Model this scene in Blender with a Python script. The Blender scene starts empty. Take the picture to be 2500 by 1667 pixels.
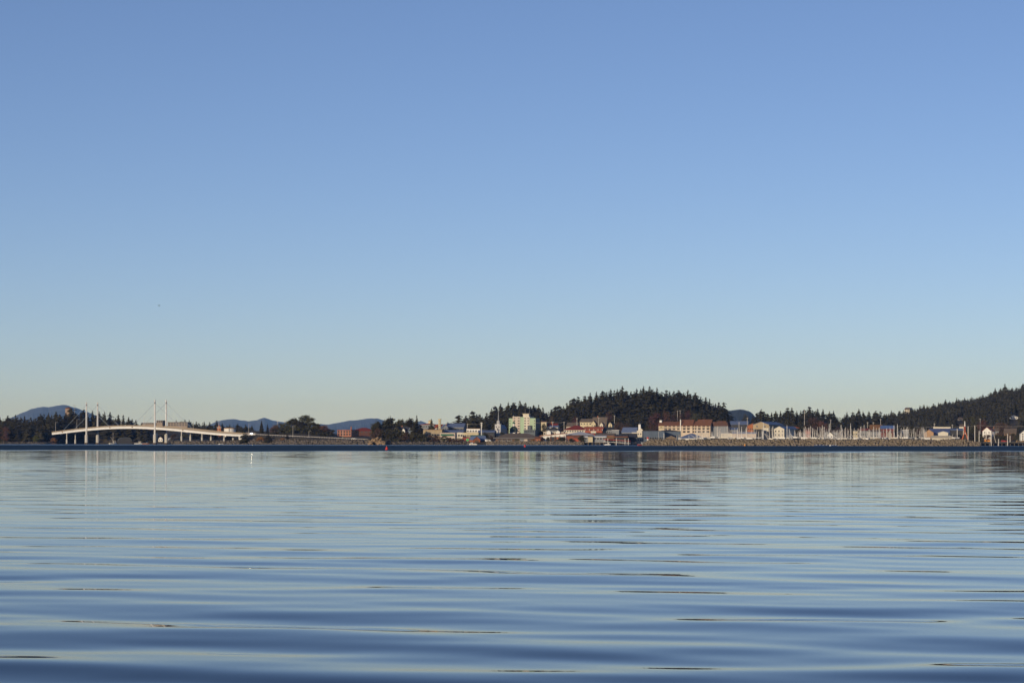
import bpy, bmesh, math, random
import numpy as np
from mathutils import Vector, Matrix
random.seed(7); rng = np.random.default_rng(7)
scene = bpy.context.scene
COL = scene.collection
R = math.radians

# ------------------------------------------------------------------ camera, sky, sun, exposure
F = 6166.0            # focal length in photograph pixels (2500 wide)
HC = 1.6              # eye height above the water
ROLL = 0.0012
def hor(px): return 1081.7 + ROLL*(px-1250)
cd = bpy.data.cameras.new('camera'); cam = bpy.data.objects.new('camera', cd); COL.objects.link(cam)
cam.location = (0, 0, HC); cam.rotation_euler = (math.pi/2, -ROLL, 0)
cd.sensor_fit = 'HORIZONTAL'; cd.sensor_width = 22.3; cd.lens = 22.3*F/2500
cd.shift_y = (1081.7-833.5)/2500
cd.clip_start = 0.5; cd.clip_end = 60000
scene.camera = cam

SUN_EL, SUN_ROT = 12.0, 213.0
w = bpy.data.worlds.new('World'); scene.world = w; w.use_nodes = True
nt = w.node_tree; nt.nodes.clear()
n_o = nt.nodes.new('ShaderNodeOutputWorld'); n_b = nt.nodes.new('ShaderNodeBackground'); n_s = nt.nodes.new('ShaderNodeTexSky')
n_s.sky_type = 'NISHITA'; n_s.sun_disc = False
n_s.sun_elevation = R(SUN_EL); n_s.sun_rotation = R(SUN_ROT)
n_s.air_density = 0.6; n_s.dust_density = 0.23; n_s.ozone_density = 2.0; n_s.altitude = 0
n_m = nt.nodes.new('ShaderNodeMix'); n_m.data_type = 'RGBA'; n_m.blend_type = 'MULTIPLY'; n_m.inputs[0].default_value = 1
n_m.inputs[7].default_value = (1.005, 0.968, 1.115, 1)      # the camera's white balance
nt.links.new(n_s.outputs[0], n_m.inputs[6]); nt.links.new(n_m.outputs[2], n_b.inputs[0]); nt.links.new(n_b.outputs[0], n_o.inputs[0])
n_b.inputs[1].default_value = 0.092
sl = bpy.data.lights.new('sun', 'SUN'); so = bpy.data.objects.new('sun', sl); COL.objects.link(so)
sl.energy = 3.4; sl.angle = R(0.53); sl.color = (1.0, 0.84, 0.63)
sd = Vector((math.sin(R(SUN_ROT))*math.cos(R(SUN_EL)), math.cos(R(SUN_ROT))*math.cos(R(SUN_EL)), math.sin(R(SUN_EL))))  # towards the sun
so.rotation_euler = sd.to_track_quat('Z', 'Y').to_euler(); so.location = sd*300
scene.view_settings.view_transform = 'Standard'; scene.view_settings.look = 'None'
scene.view_settings.exposure = 0.0; scene.view_settings.gamma = 1.0; scene.view_settings.use_curve_mapping = False
scene.render.engine = 'CYCLES'
scene.cycles.max_bounces = 6; scene.cycles.diffuse_bounces = 2; scene.cycles.glossy_bounces = 3; scene.cycles.volume_bounces = 0
scene.cycles.transmission_bounces = 2; scene.cycles.transparent_max_bounces = 4
scene.cycles.caustics_reflective = False; scene.cycles.caustics_refractive = False
scene.cycles.use_denoising = True
scene.cycles.sample_clamp_indirect = 30

# ------------------------------------------------------------------ helpers
def P(px, py, D):
    return Vector(((px-1250)/F*D, D, HC+(hor(px)-py)/F*D))
def ZP(px, py, D): return HC+(hor(px)-py)/F*D
def lerp(poly, u):
    return float(np.interp(u, [p[0] for p in poly], [p[1] for p in poly]))

MATS = {}
def mat(name, rgb, rough=0.8, var=0.22, scale=0.25, metal=0.0, spec=0.3, objrand=0.0, streak=False, bump=0.0):
    if name in MATS: return MATS[name]
    m = bpy.data.materials.new(name); m.use_nodes = True
    t = m.node_tree; b = t.nodes['Principled BSDF']
    b.inputs['Roughness'].default_value = rough; b.inputs['Metallic'].default_value = metal
    b.inputs['Specular IOR Level'].default_value = spec
    tc = t.nodes.new('ShaderNodeTexCoord'); mp = t.nodes.new('ShaderNodeMapping')
    mp.inputs['Scale'].default_value = (1, 1, 0.18) if streak else (1, 1, 1)
    nz = t.nodes.new('ShaderNodeTexNoise'); nz.inputs['Scale'].default_value = scale; nz.inputs['Detail'].default_value = 6; nz.inputs['Roughness'].default_value = 0.65
    t.links.new(tc.outputs['Object'], mp.inputs[0]); t.links.new(mp.outputs[0], nz.inputs['Vector'])
    cr = t.nodes.new('ShaderNodeValToRGB')
    cr.color_ramp.elements[0].position = 0.3; cr.color_ramp.elements[1].position = 0.7
    cr.color_ramp.elements[0].color = (*[max(0, c*(1-var)) for c in rgb], 1)
    cr.color_ramp.elements[1].color = (*[min(1, c*(1+var*0.8)) for c in rgb], 1)
    t.links.new(nz.outputs[0], cr.inputs[0]); out = cr.outputs[0]
    if objrand > 0:
        oi = t.nodes.new('ShaderNodeObjectInfo'); hs = t.nodes.new('ShaderNodeHueSaturation')
        mr = t.nodes.new('ShaderNodeMapRange'); mr.inputs['To Min'].default_value = 1-objrand; mr.inputs['To Max'].default_value = 1+objrand
        mh = t.nodes.new('ShaderNodeMapRange'); mh.inputs['To Min'].default_value = 0.5-objrand*0.07; mh.inputs['To Max'].default_value = 0.5+objrand*0.04
        t.links.new(oi.outputs['Random'], mr.inputs[0]); t.links.new(oi.outputs['Random'], mh.inputs[0])
        t.links.new(mr.outputs[0], hs.inputs['Value']); t.links.new(mh.outputs[0], hs.inputs['Hue'])
        t.links.new(out, hs.inputs['Color']); out = hs.outputs[0]
    t.links.new(out, b.inputs['Base Color'])
    if bump:
        bp = t.nodes.new('ShaderNodeBump'); bp.inputs['Strength'].default_value = bump; bp.inputs['Distance'].default_value = 0.4
        t.links.new(nz.outputs[0], bp.inputs['Height']); t.links.new(bp.outputs[0], b.inputs['Normal'])
    MATS[name] = m
    return m

def mesh_np(name, V, Fc, smooth=False):
    """V (n,3) array, Fc list of faces or (m,k) array"""
    me = bpy.data.meshes.new(name)
    V = np.asarray(V, dtype=np.float32)
    if isinstance(Fc, np.ndarray):
        k = Fc.shape[1]; m = Fc.shape[0]
        me.vertices.add(len(V)); me.vertices.foreach_set('co', V.ravel())
        me.loops.add(m*k); me.loops.foreach_set('vertex_index', Fc.astype(np.int32).ravel())
        me.polygons.add(m); me.polygons.foreach_set('loop_start', np.arange(0, m*k, k, dtype=np.int32))
        me.update(calc_edges=True)
    else:
        me.from_pydata([tuple(map(float, v)) for v in V], [], Fc); me.update()
    if smooth:
        me.polygons.foreach_set('use_smooth', np.ones(len(me.polygons), dtype=bool))
    return me

def put(name, me, m=None, parent=None, loc=None, rz=None):
    if m is not None and len(me.materials) == 0: me.materials.append(m)
    o = bpy.data.objects.new(name, me); COL.objects.link(o)
    if parent is not None: o.parent = parent
    if loc is not None: o.location = loc
    if rz is not None: o.rotation_euler = (0, 0, rz)
    return o

def tag(o, label=None, cat=None, group=None, kind=None):
    if label: o['label'] = label
    if cat: o['category'] = cat
    if group: o['group'] = group
    if kind: o['kind'] = kind
    return o

def thing(name, label, cat, loc=(0, 0, 0), rz=0.0, group=None):
    o = bpy.data.objects.new(name, None); COL.objects.link(o)
    o.location = loc; o.rotation_euler = (0, 0, rz); o.empty_display_size = 1
    return tag(o, label, cat, group)

class MB:
    def __init__(s): s.v = []; s.f = []
    def add(s, vs, fs):
        k = len(s.v); s.v += [tuple(map(float, v)) for v in vs]; s.f += [tuple(i+k for i in f) for f in fs]; return s
    def box(s, x0, x1, y0, y1, z0, z1):
        return s.add([(x0,y0,z0),(x1,y0,z0),(x1,y1,z0),(x0,y1,z0),(x0,y0,z1),(x1,y0,z1),(x1,y1,z1),(x0,y1,z1)],
                     [(0,3,2,1),(4,5,6,7),(0,1,5,4),(1,2,6,5),(2,3,7,6),(3,0,4,7)])
    def prism_y(s, poly, y0, y1):      # polygon in x,z pushed along y
        n = len(poly)
        vs = [(x, y0, z) for x, z in poly]+[(x, y1, z) for x, z in poly]
        fs = [tuple(range(n)), tuple(range(2*n-1, n-1, -1))]+[(i, n+i, n+(i+1) % n, (i+1) % n) for i in range(n)]
        return s.add(vs, fs)
    def prism_x(s, poly, x0, x1):      # polygon in y,z pushed along x
        n = len(poly)
        vs = [(x0, y, z) for y, z in poly]+[(x1, y, z) for y, z in poly]
        fs = [tuple(range(n-1, -1, -1)), tuple(range(n, 2*n))]+[(i, (i+1) % n, n+(i+1) % n, n+i) for i in range(n)]
        return s.add(vs, fs)
    def prism_z(s, poly, z0, z1):
        n = len(poly)
        vs = [(x, y, z0) for x, y in poly]+[(x, y, z1) for x, y in poly]
        fs = [tuple(range(n-1, -1, -1)), tuple(range(n, 2*n))]+[(i, (i+1) % n, n+(i+1) % n, n+i) for i in range(n)]
        return s.add(vs, fs)
    def tube(s, a, b, r0, r1=None, n=6):
        a = Vector(a); b = Vector(b); r1 = r0 if r1 is None else r1
        d = (b-a).normalized(); e = d.orthogonal().normalized(); g = d.cross(e)
        vs = []
        for c, r in ((a, r0), (b, r1)):
            for i in range(n):
                t = 2*math.pi*i/n; vs.append(c+e*(r*math.cos(t))+g*(r*math.sin(t)))
        fs = [(i, (i+1) % n, n+(i+1) % n, n+i) for i in range(n)]+[tuple(range(n-1, -1, -1)), tuple(range(n, 2*n))]
        return s.add(vs, fs)
    def lathe(s, prof, n=12, cx=0, cy=0):     # prof: (r,z) from bottom to top
        vs = []; fs = []
        for r, z in prof:
            for i in range(n):
                t = 2*math.pi*i/n; vs.append((cx+r*math.cos(t), cy+r*math.sin(t), z))
        for k in range(len(prof)-1):
            for i in range(n):
                j = (i+1) % n; fs.append((k*n+i, k*n+j, (k+1)*n+j, (k+1)*n+i))
        fs.append(tuple(range(n-1, -1, -1))); fs.append(tuple(range((len(prof)-1)*n, len(prof)*n)))
        return s.add(vs, fs)
    def mesh(s, name, smooth=False): return mesh_np(name, np.array(s.v), s.f, smooth)
    def build(s, name, m, parent=None, loc=None, rz=None, smooth=False): return put(name, s.mesh(name, smooth), m, parent, loc, rz)

# ------------------------------------------------------------------ terrain
SHORE = [(-900,2600),(-400,2640),(0,2690),(110,2700),(135,2760),(160,2830),(400,2830),(425,2520),(440,2450),(500,2420),(600,2365),(700,2345),
         (900,2310),(910,2290),(1010,2290),(1180,2300),(1200,2290),(1426,2290),(1444,2330),(1560,2330),(1575,2270),(2380,2230),(2470,2160),(2700,2150),(3400,2150)]
BANK = [(-400,2.2),(430,2.4),(560,2.8),(590,5),(602,8.6),(620,9.0),(700,7.4),(840,4.9),(900,4.0),(910,2.8),(1200,2.7),(2600,2.7)]
HILLS = {
 'left':   dict(D=2870, wf=150, wb=200, th=20, poly=[(-500,1020),(-150,1016),(-60,1018),(0,1017),(20,1014),(38,1011),(60,1014),(75,1017),(100,1010),(118,1007),(137,1004),(160,1008),(185,1008),(203,999),(226,1002),(243,1004),(256,1005),(268,1004),(288,1011),(300,1012),(313,1018),(322,1022),(331,1024),(345,1031),(370,1038)]),
 'bridge': dict(D=3200, wf=90, wb=150, th=15, poly=[(385,1036),(402,1029),(421,1029),(430,1025),(451,1023),(462,1024),(480,1029),(498,1028),(512,1030),(528,1026),(542,1031),(560,1035),(580,1034),(600,1036),(615,1038),(626,1050)]),
 'central':dict(D=2860, wf=150, wb=160, th=21, poly=[(1120,1034),(1139,1014),(1155,1005),(1172,1010),(1188,1008),(1200,996),(1208,989),(1222,985),(1240,981),(1252,982),(1270,977),(1283,981),(1296,992),(1303,987),(1314,987),(1326,993),(1334,1006),(1346,998),(1356,990),(1364,988),(1376,991),(1383,982),(1392,976),(1402,970),(1412,968),(1426,966),(1440,958),(1456,955),(1471,952),(1481,955),(1491,949),(1508,949),(1520,941),(1529,952),(1539,955),(1549,955),(1555,947),(1564,949),(1571,943),(1586,941),(1604,945),(1616,955),(1627,952),(1635,954),(1644,953),(1656,952),(1668,958),(1680,950),(1696,958),(1710,968),(1722,968),(1732,972),(1747,984),(1755,980),(1767,982),(1774,998),(1784,1012),(1796,1024)]),
 'middle': dict(D=2950, wf=120, wb=200, th=19, poly=[(1826,1036),(1838,1014),(1849,1006),(1858,998),(1874,1008),(1883,1006),(1895,1003),(1905,1003),(1921,995),(1932,994),(1945,1003),(1955,1002),(1963,998),(1976,992),(1984,1000),(1996,996),(2010,998),(2024,1003),(2034,1002),(2046,1018),(2067,1006),(2081,1006),(2098,998),(2107,1003),(2122,1003),(2137,1002),(2149,1003),(2163,1010),(2175,1010)]),
 'right':  dict(D=3600, wf=1000, wb=400, th=13, poly=[(2140,1022),(2160,1010),(2176,1001),(2196,1002),(2206,1000),(2216,994),(2226,993),(2234,996),(2246,988),(2255,987),(2263,988),(2279,985),(2291,981),(2309,974),(2319,978),(2336,970),(2355,970),(2371,968),(2400,962),(2418,957),(2430,946),(2443,946),(2453,937),(2470,945),(2480,944),(2497,935),(2530,930),(2700,905),(2950,890)]),
}
def hill_top(h, u):
    p = h['poly']
    if u < p[0][0] or u > p[-1][0]: return None
    return HC+(hor(u)-lerp(p, u))/F*h['D']
def sstep(t): t = max(0.0, min(1.0, t)); return t*t*(3-2*t)
for h in HILLS.values():      # smoothed ground height along each ridge
    us = np.arange(h['poly'][0][0], h['poly'][-1][0]+1, 2.0)
    ys = np.interp(us, [p[0] for p in h['poly']], [p[1] for p in h['poly']])
    k = np.ones(15)/15; ysm = np.convolve(np.pad(ys, 7, mode='edge'), k, mode='valid')
    h['us'] = us; h['gz'] = np.maximum(1.5, HC+(hor(us)-ysm)/F*h['D']-h['th'])
def ground(x, y):
    u = 1250+F*x/y
    s = y-lerp(SHORE, u); zb = lerp(BANK, u); run = 8+2.2*zb
    if s < run: z = -3+(zb+3)*sstep((s+9)/(run+9))
    else: z = zb+0.026*min(s-run, 190)
    for h in HILLS.values():
        if h['us'][0] <= u <= h['us'][-1]:
            gz = float(np.interp(u, h['us'], h['gz']))
            d = y-h['D']
            f = sstep((d+h['wf'])/h['wf']) if d < 0 else 1-0.8*sstep(d/h['wb'])
            if s > 0: z = max(z, gz*f*sstep(s/40))
    z += 14*math.exp(-((u-405)/62)**2-((y-3085)/120)**2)      # rise behind the bridge
    # castle hill by the causeway
    z += 6.5*math.exp(-((u-738)/52)**2-((y-2500)/60)**2)
    return z

def sight(px, py, d0=2400, d1=3700):
    """distance at which the sight line through a photo point meets the land"""
    for D in np.arange(d0, d1, 5.0):
        if ground((px-1250)/F*D, D) >= ZP(px, py, D): return float(D)
    return float(d1)
CLEAR = []
for px0, px1, pyb in ((2462, 2489, 1024), (2334, 2353, 1027), (2206, 2223, 1003)):
    d = sight((px0+px1)/2, pyb, 2500, 3580); CLEAR.append((px0, px1, d-(60 if px0 < 2300 else 240), d+14, d))
ordn = 'first second third fourth fifth sixth seventh eighth ninth tenth eleventh twelfth thirteenth fourteenth fifteenth sixteenth seventeenth eighteenth nineteenth twentieth'.split()
# ------------------------------------------------------------------ water
def make_water():
    ys = [-80, -40, -10, 0, 4, 8]; y = 10.0
    while y < 700: ys.append(y); y += 0.06+0.00072*y
    while y < 40000: ys.append(y); y *= 1.10
    ys = np.array(ys)
    us = np.concatenate([[-12, -5, -2.4, -1.6, -1.25, -1.08], np.linspace(-1, 1, 236), [1.08, 1.25, 1.6, 2.4, 5, 12]])
    half = 9+0.255*np.maximum(ys, 0)
    X = us[None, :]*half[:, None]; Y = np.repeat(ys[:, None], len(us), 1)
    Z = np.zeros_like(X)
    r = np.random.default_rng(11)
    # swell bands: wavelength, slope rms, number, direction spread (deg), mean direction
    bands = [(2.9, 0.0145, 18, 14, 17), (1.9, 0.0125, 20, 18, 16), (4.4, 0.0080, 10, 13, 14), (1.25, 0.0070, 22, 26, 12), (0.8, 0.0030, 14, 35, 5)]
    for lam, srms, n, spread, mean in bands:
        for i in range(n):
            L = lam*math.exp(r.normal(0, 0.13)); k = 2*math.pi/L
            a = R(mean+r.normal(0, spread)); kx, ky = k*math.sin(a), k*math.cos(a)
            amp = srms*math.sqrt(2.0/n)/k
            ph = kx*X+ky*Y+r.uniform(0, 6.283)
            Z += amp*np.sin(ph)
            if lam > 1.5: Z += 0.20*amp*np.sin(2*ph)      # steeper faces towards the beach
    # patches of stiller and livelier water
    G = 0.5+0.25*np.sin(0.021*X+0.013*Y+1.0)+0.25*np.sin(-0.034*X+0.027*Y+2.2)
    far = np.clip((700-Y)/250, 0, 1)*np.clip((Y+20)/28, 0, 1)
    Z *= (0.72+0.5*G)*far*np.interp(Y, [0, 17, 21, 28, 40, 60, 100, 260, 700], [1.0, 0.94, 0.78, 0.58, 0.45, 0.37, 0.31, 0.23, 0.17])
    n, m = X.shape
    idx = np.arange(n*m).reshape(n, m)
    q = np.stack([idx[:-1, :-1], idx[:-1, 1:], idx[1:, 1:], idx[1:, :-1]], -1).reshape(-1, 4)
    me = mesh_np('water', np.stack([X, Y, Z], -1).reshape(-1, 3), q, True)
    m_ = bpy.data.materials.new('sea_water'); m_.use_nodes = True
    t = m_.node_tree; b = t.nodes['Principled BSDF']
    b.inputs['Base Color'].default_value = (0.006, 0.022, 0.042, 1); b.inputs['IOR'].default_value = 1.12
    b.inputs['Specular IOR Level'].default_value = 0.5
    # roughness: wind-ruffled belt far out, calm strip under the far shore
    g = t.nodes.new('ShaderNodeNewGeometry'); sx = t.nodes.new('ShaderNodeSeparateXYZ'); t.links.new(g.outputs['Position'], sx.inputs[0])
    mp = t.nodes.new('ShaderNodeMapping'); mp.inputs['Scale'].default_value = (0.022, 0.005, 1); t.links.new(g.outputs['Position'], mp.inputs[0])
    nz = t.nodes.new('ShaderNodeTexNoise'); nz.inputs['Scale'].default_value = 1.0; nz.inputs['Detail'].default_value = 5; t.links.new(mp.outputs[0], nz.inputs['Vector'])
    ma = t.nodes.new('ShaderNodeMath'); ma.operation = 'MULTIPLY_ADD'; ma.inputs[1].default_value = 420; t.links.new(nz.outputs[0], ma.inputs[0]); t.links.new(sx.outputs['Y'], ma.inputs[2])
    dv = t.nodes.new('ShaderNodeMath'); dv.operation = 'DIVIDE'; dv.inputs[1].default_value = 3000; t.links.new(ma.outputs[0], dv.inputs[0])
    cr = t.nodes.new('ShaderNodeValToRGB'); e = cr.color_ramp.elements
    def el(pos, v):
        x = e.new(pos); x.color = (v, v, v, 1)
    e[0].position = 0.0; e[0].color = (0.02, 0.02, 0.02, 1); e[1].position = 1.0; e[1].color = (0.2, 0.2, 0.2, 1)
    el(0.10, 0.02); el(0.20, 0.03); el(0.238, 0.06); el(0.256, 0.56); el(0.50, 0.60); el(0.60, 0.50); el(0.68, 0.26)
    t.links.new(dv.outputs[0], cr.inputs[0]); t.links.new(cr.outputs[0], b.inputs['Roughness'])
    # fine capillary relief
    mp2 = t.nodes.new('ShaderNodeMapping'); mp2.inputs['Scale'].default_value = (0.55, 1.6, 1); t.links.new(g.outputs['Position'], mp2.inputs[0])
    n2 = t.nodes.new('ShaderNodeTexNoise'); n2.inputs['Scale'].default_value = 1.1; n2.inputs['Detail'].default_value = 2; t.links.new(mp2.outputs[0], n2.inputs['Vector'])
    bp = t.nodes.new('ShaderNodeBump'); bp.inputs['Strength'].default_value = 0.25; bp.inputs['Distance'].default_value = 0.002
    t.links.new(n2.outputs[0], bp.inputs['Height']); t.links.new(bp.outputs[0], b.inputs['Normal'])
    o = put('water', me, m_); tag(o, 'calm rippled blue sea water filling the foreground', None, kind='structure')
make_water()

# ------------------------------------------------------------------ ground sheet
def make_ground():
    ys = np.concatenate([np.arange(2000, 2760, 6.0), np.arange(2760, 3000, 12.0), np.arange(3000, 5200, 40.0), [5200, 6500, 9000]])
    us = np.concatenate([np.arange(-900, -20, 40.0), np.arange(-20, 2620, 7.0), np.arange(2620, 3400, 40.0)])
    V = []
    for y in ys:
        for u in us:
            x = (u-1250)/F*y
            z = ground(x, y)
            V.append((x, y, z+random.uniform(-.25, .25) if z > 0 else z))
    n, m = len(ys), len(us); idx = np.arange(n*m).reshape(n, m)
    q = np.stack([idx[:-1, :-1], idx[:-1, 1:], idx[1:, 1:], idx[1:, :-1]], -1).reshape(-1, 4)
    me = mesh_np('ground', np.array(V), q, True)
    o = put('ground', me, mat('earth', (0.070, 0.058, 0.040), 0.95, 0.5, 0.06, bump=0.3)); tag(o, 'low brown shore land under the town', kind='structure')
make_ground()

# ------------------------------------------------------------------ far mountains
def mountain(name, label, poly, D, depth, colour, seed):
    r = np.random.default_rng(seed)
    poly = [(poly[0][0]-70, 1090), (poly[0][0]-30, poly[0][1]+18)]+poly+[(poly[-1][0]+30, poly[-1][1]+18), (poly[-1][0]+70, 1090)]
    us = np.arange(poly[0][0], poly[-1][0]+.1, 1.5); py = np.interp(us, [p[0] for p in poly], [p[1] for p in poly])
    k = np.array([1, 2, 3, 2, 1])/9.; py = np.convolve(np.pad(py, 2, mode='edge'), k, mode='valid')
    top = np.maximum(0, HC+(hor(us)-py)/F*D)
    m = 14; V = []
    jag = np.cumsum(r.normal(0, 1, len(us))); jag -= np.convolve(np.pad(jag, 8, mode='edge'), np.ones(17)/17, mode='valid')
    for j in range(2*m+1):
        f = 1-abs(j-m)/m; y = D+(j-m)/m*depth
        prof = f**0.85
        for i, u in enumerate(us):
            z = top[i]*prof + (jag[(i*3+j*5) % len(us)]*top[i]*0.012*(1-f)*4 if 0 < f < 1 else 0) + (jag[i]*top[i]*0.004 if f == 1 else 0)
            V.append(((u-1250)/F*y, y, z-3*(1-f)))
    n = len(us); idx = np.arange((2*m+1)*n).reshape(2*m+1, n)
    q = np.stack([idx[:-1, :-1], idx[:-1, 1:], idx[1:, 1:], idx[1:, :-1]], -1).reshape(-1, 4)
    o = put(name, mesh_np(name, np.array(V), q, True), colour); tag(o, label, kind='structure')
mt = mat('haze_tinted_slope', (0.075, 0.088, 0.105), 0.95, 0.4, 0.004)  # blue of the haze is put into the slope colour
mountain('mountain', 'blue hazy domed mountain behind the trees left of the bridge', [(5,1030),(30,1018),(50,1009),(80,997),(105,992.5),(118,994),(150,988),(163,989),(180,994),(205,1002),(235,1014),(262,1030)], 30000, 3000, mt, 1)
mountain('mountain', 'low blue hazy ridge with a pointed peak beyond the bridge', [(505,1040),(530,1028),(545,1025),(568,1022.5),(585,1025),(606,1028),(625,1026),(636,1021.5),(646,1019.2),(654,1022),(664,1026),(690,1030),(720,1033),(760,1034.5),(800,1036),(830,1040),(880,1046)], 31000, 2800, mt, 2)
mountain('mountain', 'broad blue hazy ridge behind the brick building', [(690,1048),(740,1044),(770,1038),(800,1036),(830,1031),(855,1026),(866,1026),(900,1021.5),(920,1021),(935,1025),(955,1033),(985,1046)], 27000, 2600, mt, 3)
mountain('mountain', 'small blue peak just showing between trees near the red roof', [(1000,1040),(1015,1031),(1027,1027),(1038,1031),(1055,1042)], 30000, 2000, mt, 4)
mountain('hill', 'dark blue-grey wooded hill in the gap right of the central wood', [(1740,1030),(1762,1010),(1780,1002.5),(1800,999.5),(1815,999.5),(1828,1003),(1838,1010),(1848,1022),(1860,1034)], 11000, 700, mat('hill_forest', (0.034, 0.040, 0.030), 0.95, 0.5, 0.03), 5)

# ------------------------------------------------------------------ trees
def conifer_arrays(seed, levels, per, H=1.0, rad=0.17, ragged=0.3, flat=0.0):
    """crown triangles of a unit-height spruce"""
    r = random.Random(seed); V = []; T = []
    lean = r.uniform(-.02, .02)
    for l in range(levels):
        t = (l+0.5)/levels; z = 0.12+0.86*t
        rr = rad*((1-t)**(0.62 if not flat else 0.40)+0.05)*r.uniform(1-ragged, 1+ragged*0.7)
        n = max(3, int(per*(1-0.45*t)))
        a0 = r.uniform(0, 6.28)
        for i in range(n):
            if r.random() < 0.12: continue
            a = a0+6.283*i/n+r.uniform(-.35, .35); L = rr*r.uniform(0.6, 1.15)
            z += r.uniform(-.5, .5)*.86/levels; dz = -L*r.uniform(0.35, 0.95); up = 0.06*r.uniform(.6, 1.5)*(1-t*.5)
            cx, cy = math.cos(a), math.sin(a); wd = L*r.uniform(0.32, 0.5)
            b = len(V); ox = lean*z
            V += [(ox+cx*L*.08, cy*L*.08, z+up*.7), (ox+cx*L*.62-cy*wd, cy*L*.62+cx*wd, z+dz*.55), (ox+cx*L, cy*L, z+dz), (ox+cx*L*.62+cy*wd, cy*L*.62-cx*wd, z+dz*.55), (ox+cx*L*.55, cy*L*.55, z+dz*.4+up*.55)]
            T += [(b, b+1, b+4), (b+1, b+2, b+4), (b+4, b+2, b+3), (b, b+4, b+3)]
    b = len(V); s = 0.012
    V += [(lean+s, 0, .9), (lean-s, s, .9), (lean-s, -s, .9), (lean, 0, 1.0)]; T += [(b, b+1, b+3), (b+1, b+2, b+3), (b+2, b, b+3)]
    return np.array(V), np.array(T)
NV = 9
CROWN_HI = []; TRUNKS = []
fol = mat('spruce_needles', (0.052, 0.048, 0.026), 0.9, 0.4, 0.22, objrand=0.35, spec=0.1)
bark = mat('bark', (0.05, 0.04, 0.03), 0.95)
for i in range(NV):
    V, T = conifer_arrays(100+i, 17, 11, rad=[.17, .15, .2, .19, .14, .22, .17, .24, .2][i], ragged=[.25, .3, .35, .25, .3, .4, .3, .4, .45][i], flat=1 if i in (5, 7, 8) else 0)
    me = mesh_np('spruce_crown', V, T); me.materials.append(fol); CROWN_HI.append(me)
    TRUNKS.append(MB().tube((0, 0, -.08), (0, 0, .97), .013, .003, 5).mesh('spruce_trunk'))
    TRUNKS[-1].materials.append(bark)
def spruce(x, y, H, label, group, var=None, wide=1.0, name='spruce_tree', base=None):
    z = ground(x, y) if base is None else base
    r = thing(name, label, 'tree', (x, y, z), random.uniform(0, 6.28), group)
    v = random.randrange(NV) if var is None else var
    c = put('crown', CROWN_HI[v], None, r); c.scale = (H*wide, H*wide, H)
    t = put('trunk', TRUNKS[v], None, r); t.scale = (H, H, H)
    return r
LOW = [conifer_arrays(200+i, 10, 8, rad=random.uniform(.14, .23), ragged=.45, flat=i % 2) for i in range(10)]
def merged_forest(name, label, spots, m):
    VV = []; TT = []; k = 0
    for (x, y, z, H, wd) in spots:
        V, T = LOW[rng.integers(len(LOW))]
        a = rng.uniform(0, 6.28); c, s = math.cos(a), math.sin(a)
        W = np.empty_like(V); W[:, 0] = (V[:, 0]*c-V[:, 1]*s)*H*wd+x; W[:, 1] = (V[:, 0]*s+V[:, 1]*c)*H*wd+y; W[:, 2] = V[:, 2]*H+z
        VV.append(W); TT.append(T+k); k += len(V)
    me = mesh_np(name, np.concatenate(VV), np.concatenate(TT))
    o = put(name, me, m); tag(o, label, kind='stuff')
    return o
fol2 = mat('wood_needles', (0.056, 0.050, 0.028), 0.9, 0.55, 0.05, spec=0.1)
TLAND = {
 'left': [(45, 'at the left picture edge'), (125, 'before the blue mountain'), (192, 'near the lookout tower'), (232, 'between the left bridge towers'), (290, 'right of the left bridge towers'), (500, 'at the wood\'s right end')],
 'bridge': [(440, 'behind the right bridge tower'), (505, 'right of the tan two-storey block'), (700, 'behind the storage tank')],
 'central': [(1205, 'left of the white church'), (1245, 'behind the white church'), (1310, 'behind the apartment block'), (1380, 'right of the apartment block'), (1430, 'above the dark red roof'), (1484, 'above the large brown-roofed house'), (1532, 'above the dark pier sheds'), (1582, 'above the tall cream block'), (1632, 'above the hotel\'s left wing'), (1690, 'above the hotel\'s middle'), (1738, 'above the hotel\'s right end'), (1900, 'at the hill\'s right foot')],
 'middle': [(1868, 'above the tan warehouse'), (1915, 'above the cream boat hall'), (1965, 'above the low red canopy'), (2015, 'above the wide brown bare tree'), (2075, 'above the square cream house'), (2130, 'above the brown-gabled hall'), (2300, 'above the bright blue roof')],
 'right': [(2225, 'around the skyline villa'), (2285, 'above the brown gabled house'), (2345, 'above the cream flat-roofed store'), (2410, 'right of the red beacon'), (2460, 'left of the white hillside house'), (2900, 'at the right picture edge')]}
TCNT = {}
def tree_place(key, u):
    for lim, t in TLAND[key]:
        if u < lim:
            TCNT[(key, t)] = TCNT.get((key, t), 0)+1
            return '%s, %s from left' % (t, ordn[TCNT[(key, t)]-1])
fol3 = mat('hillside_needles', (0.074, 0.068, 0.042), 0.9, 0.6, 0.035, spec=0.1)
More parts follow.
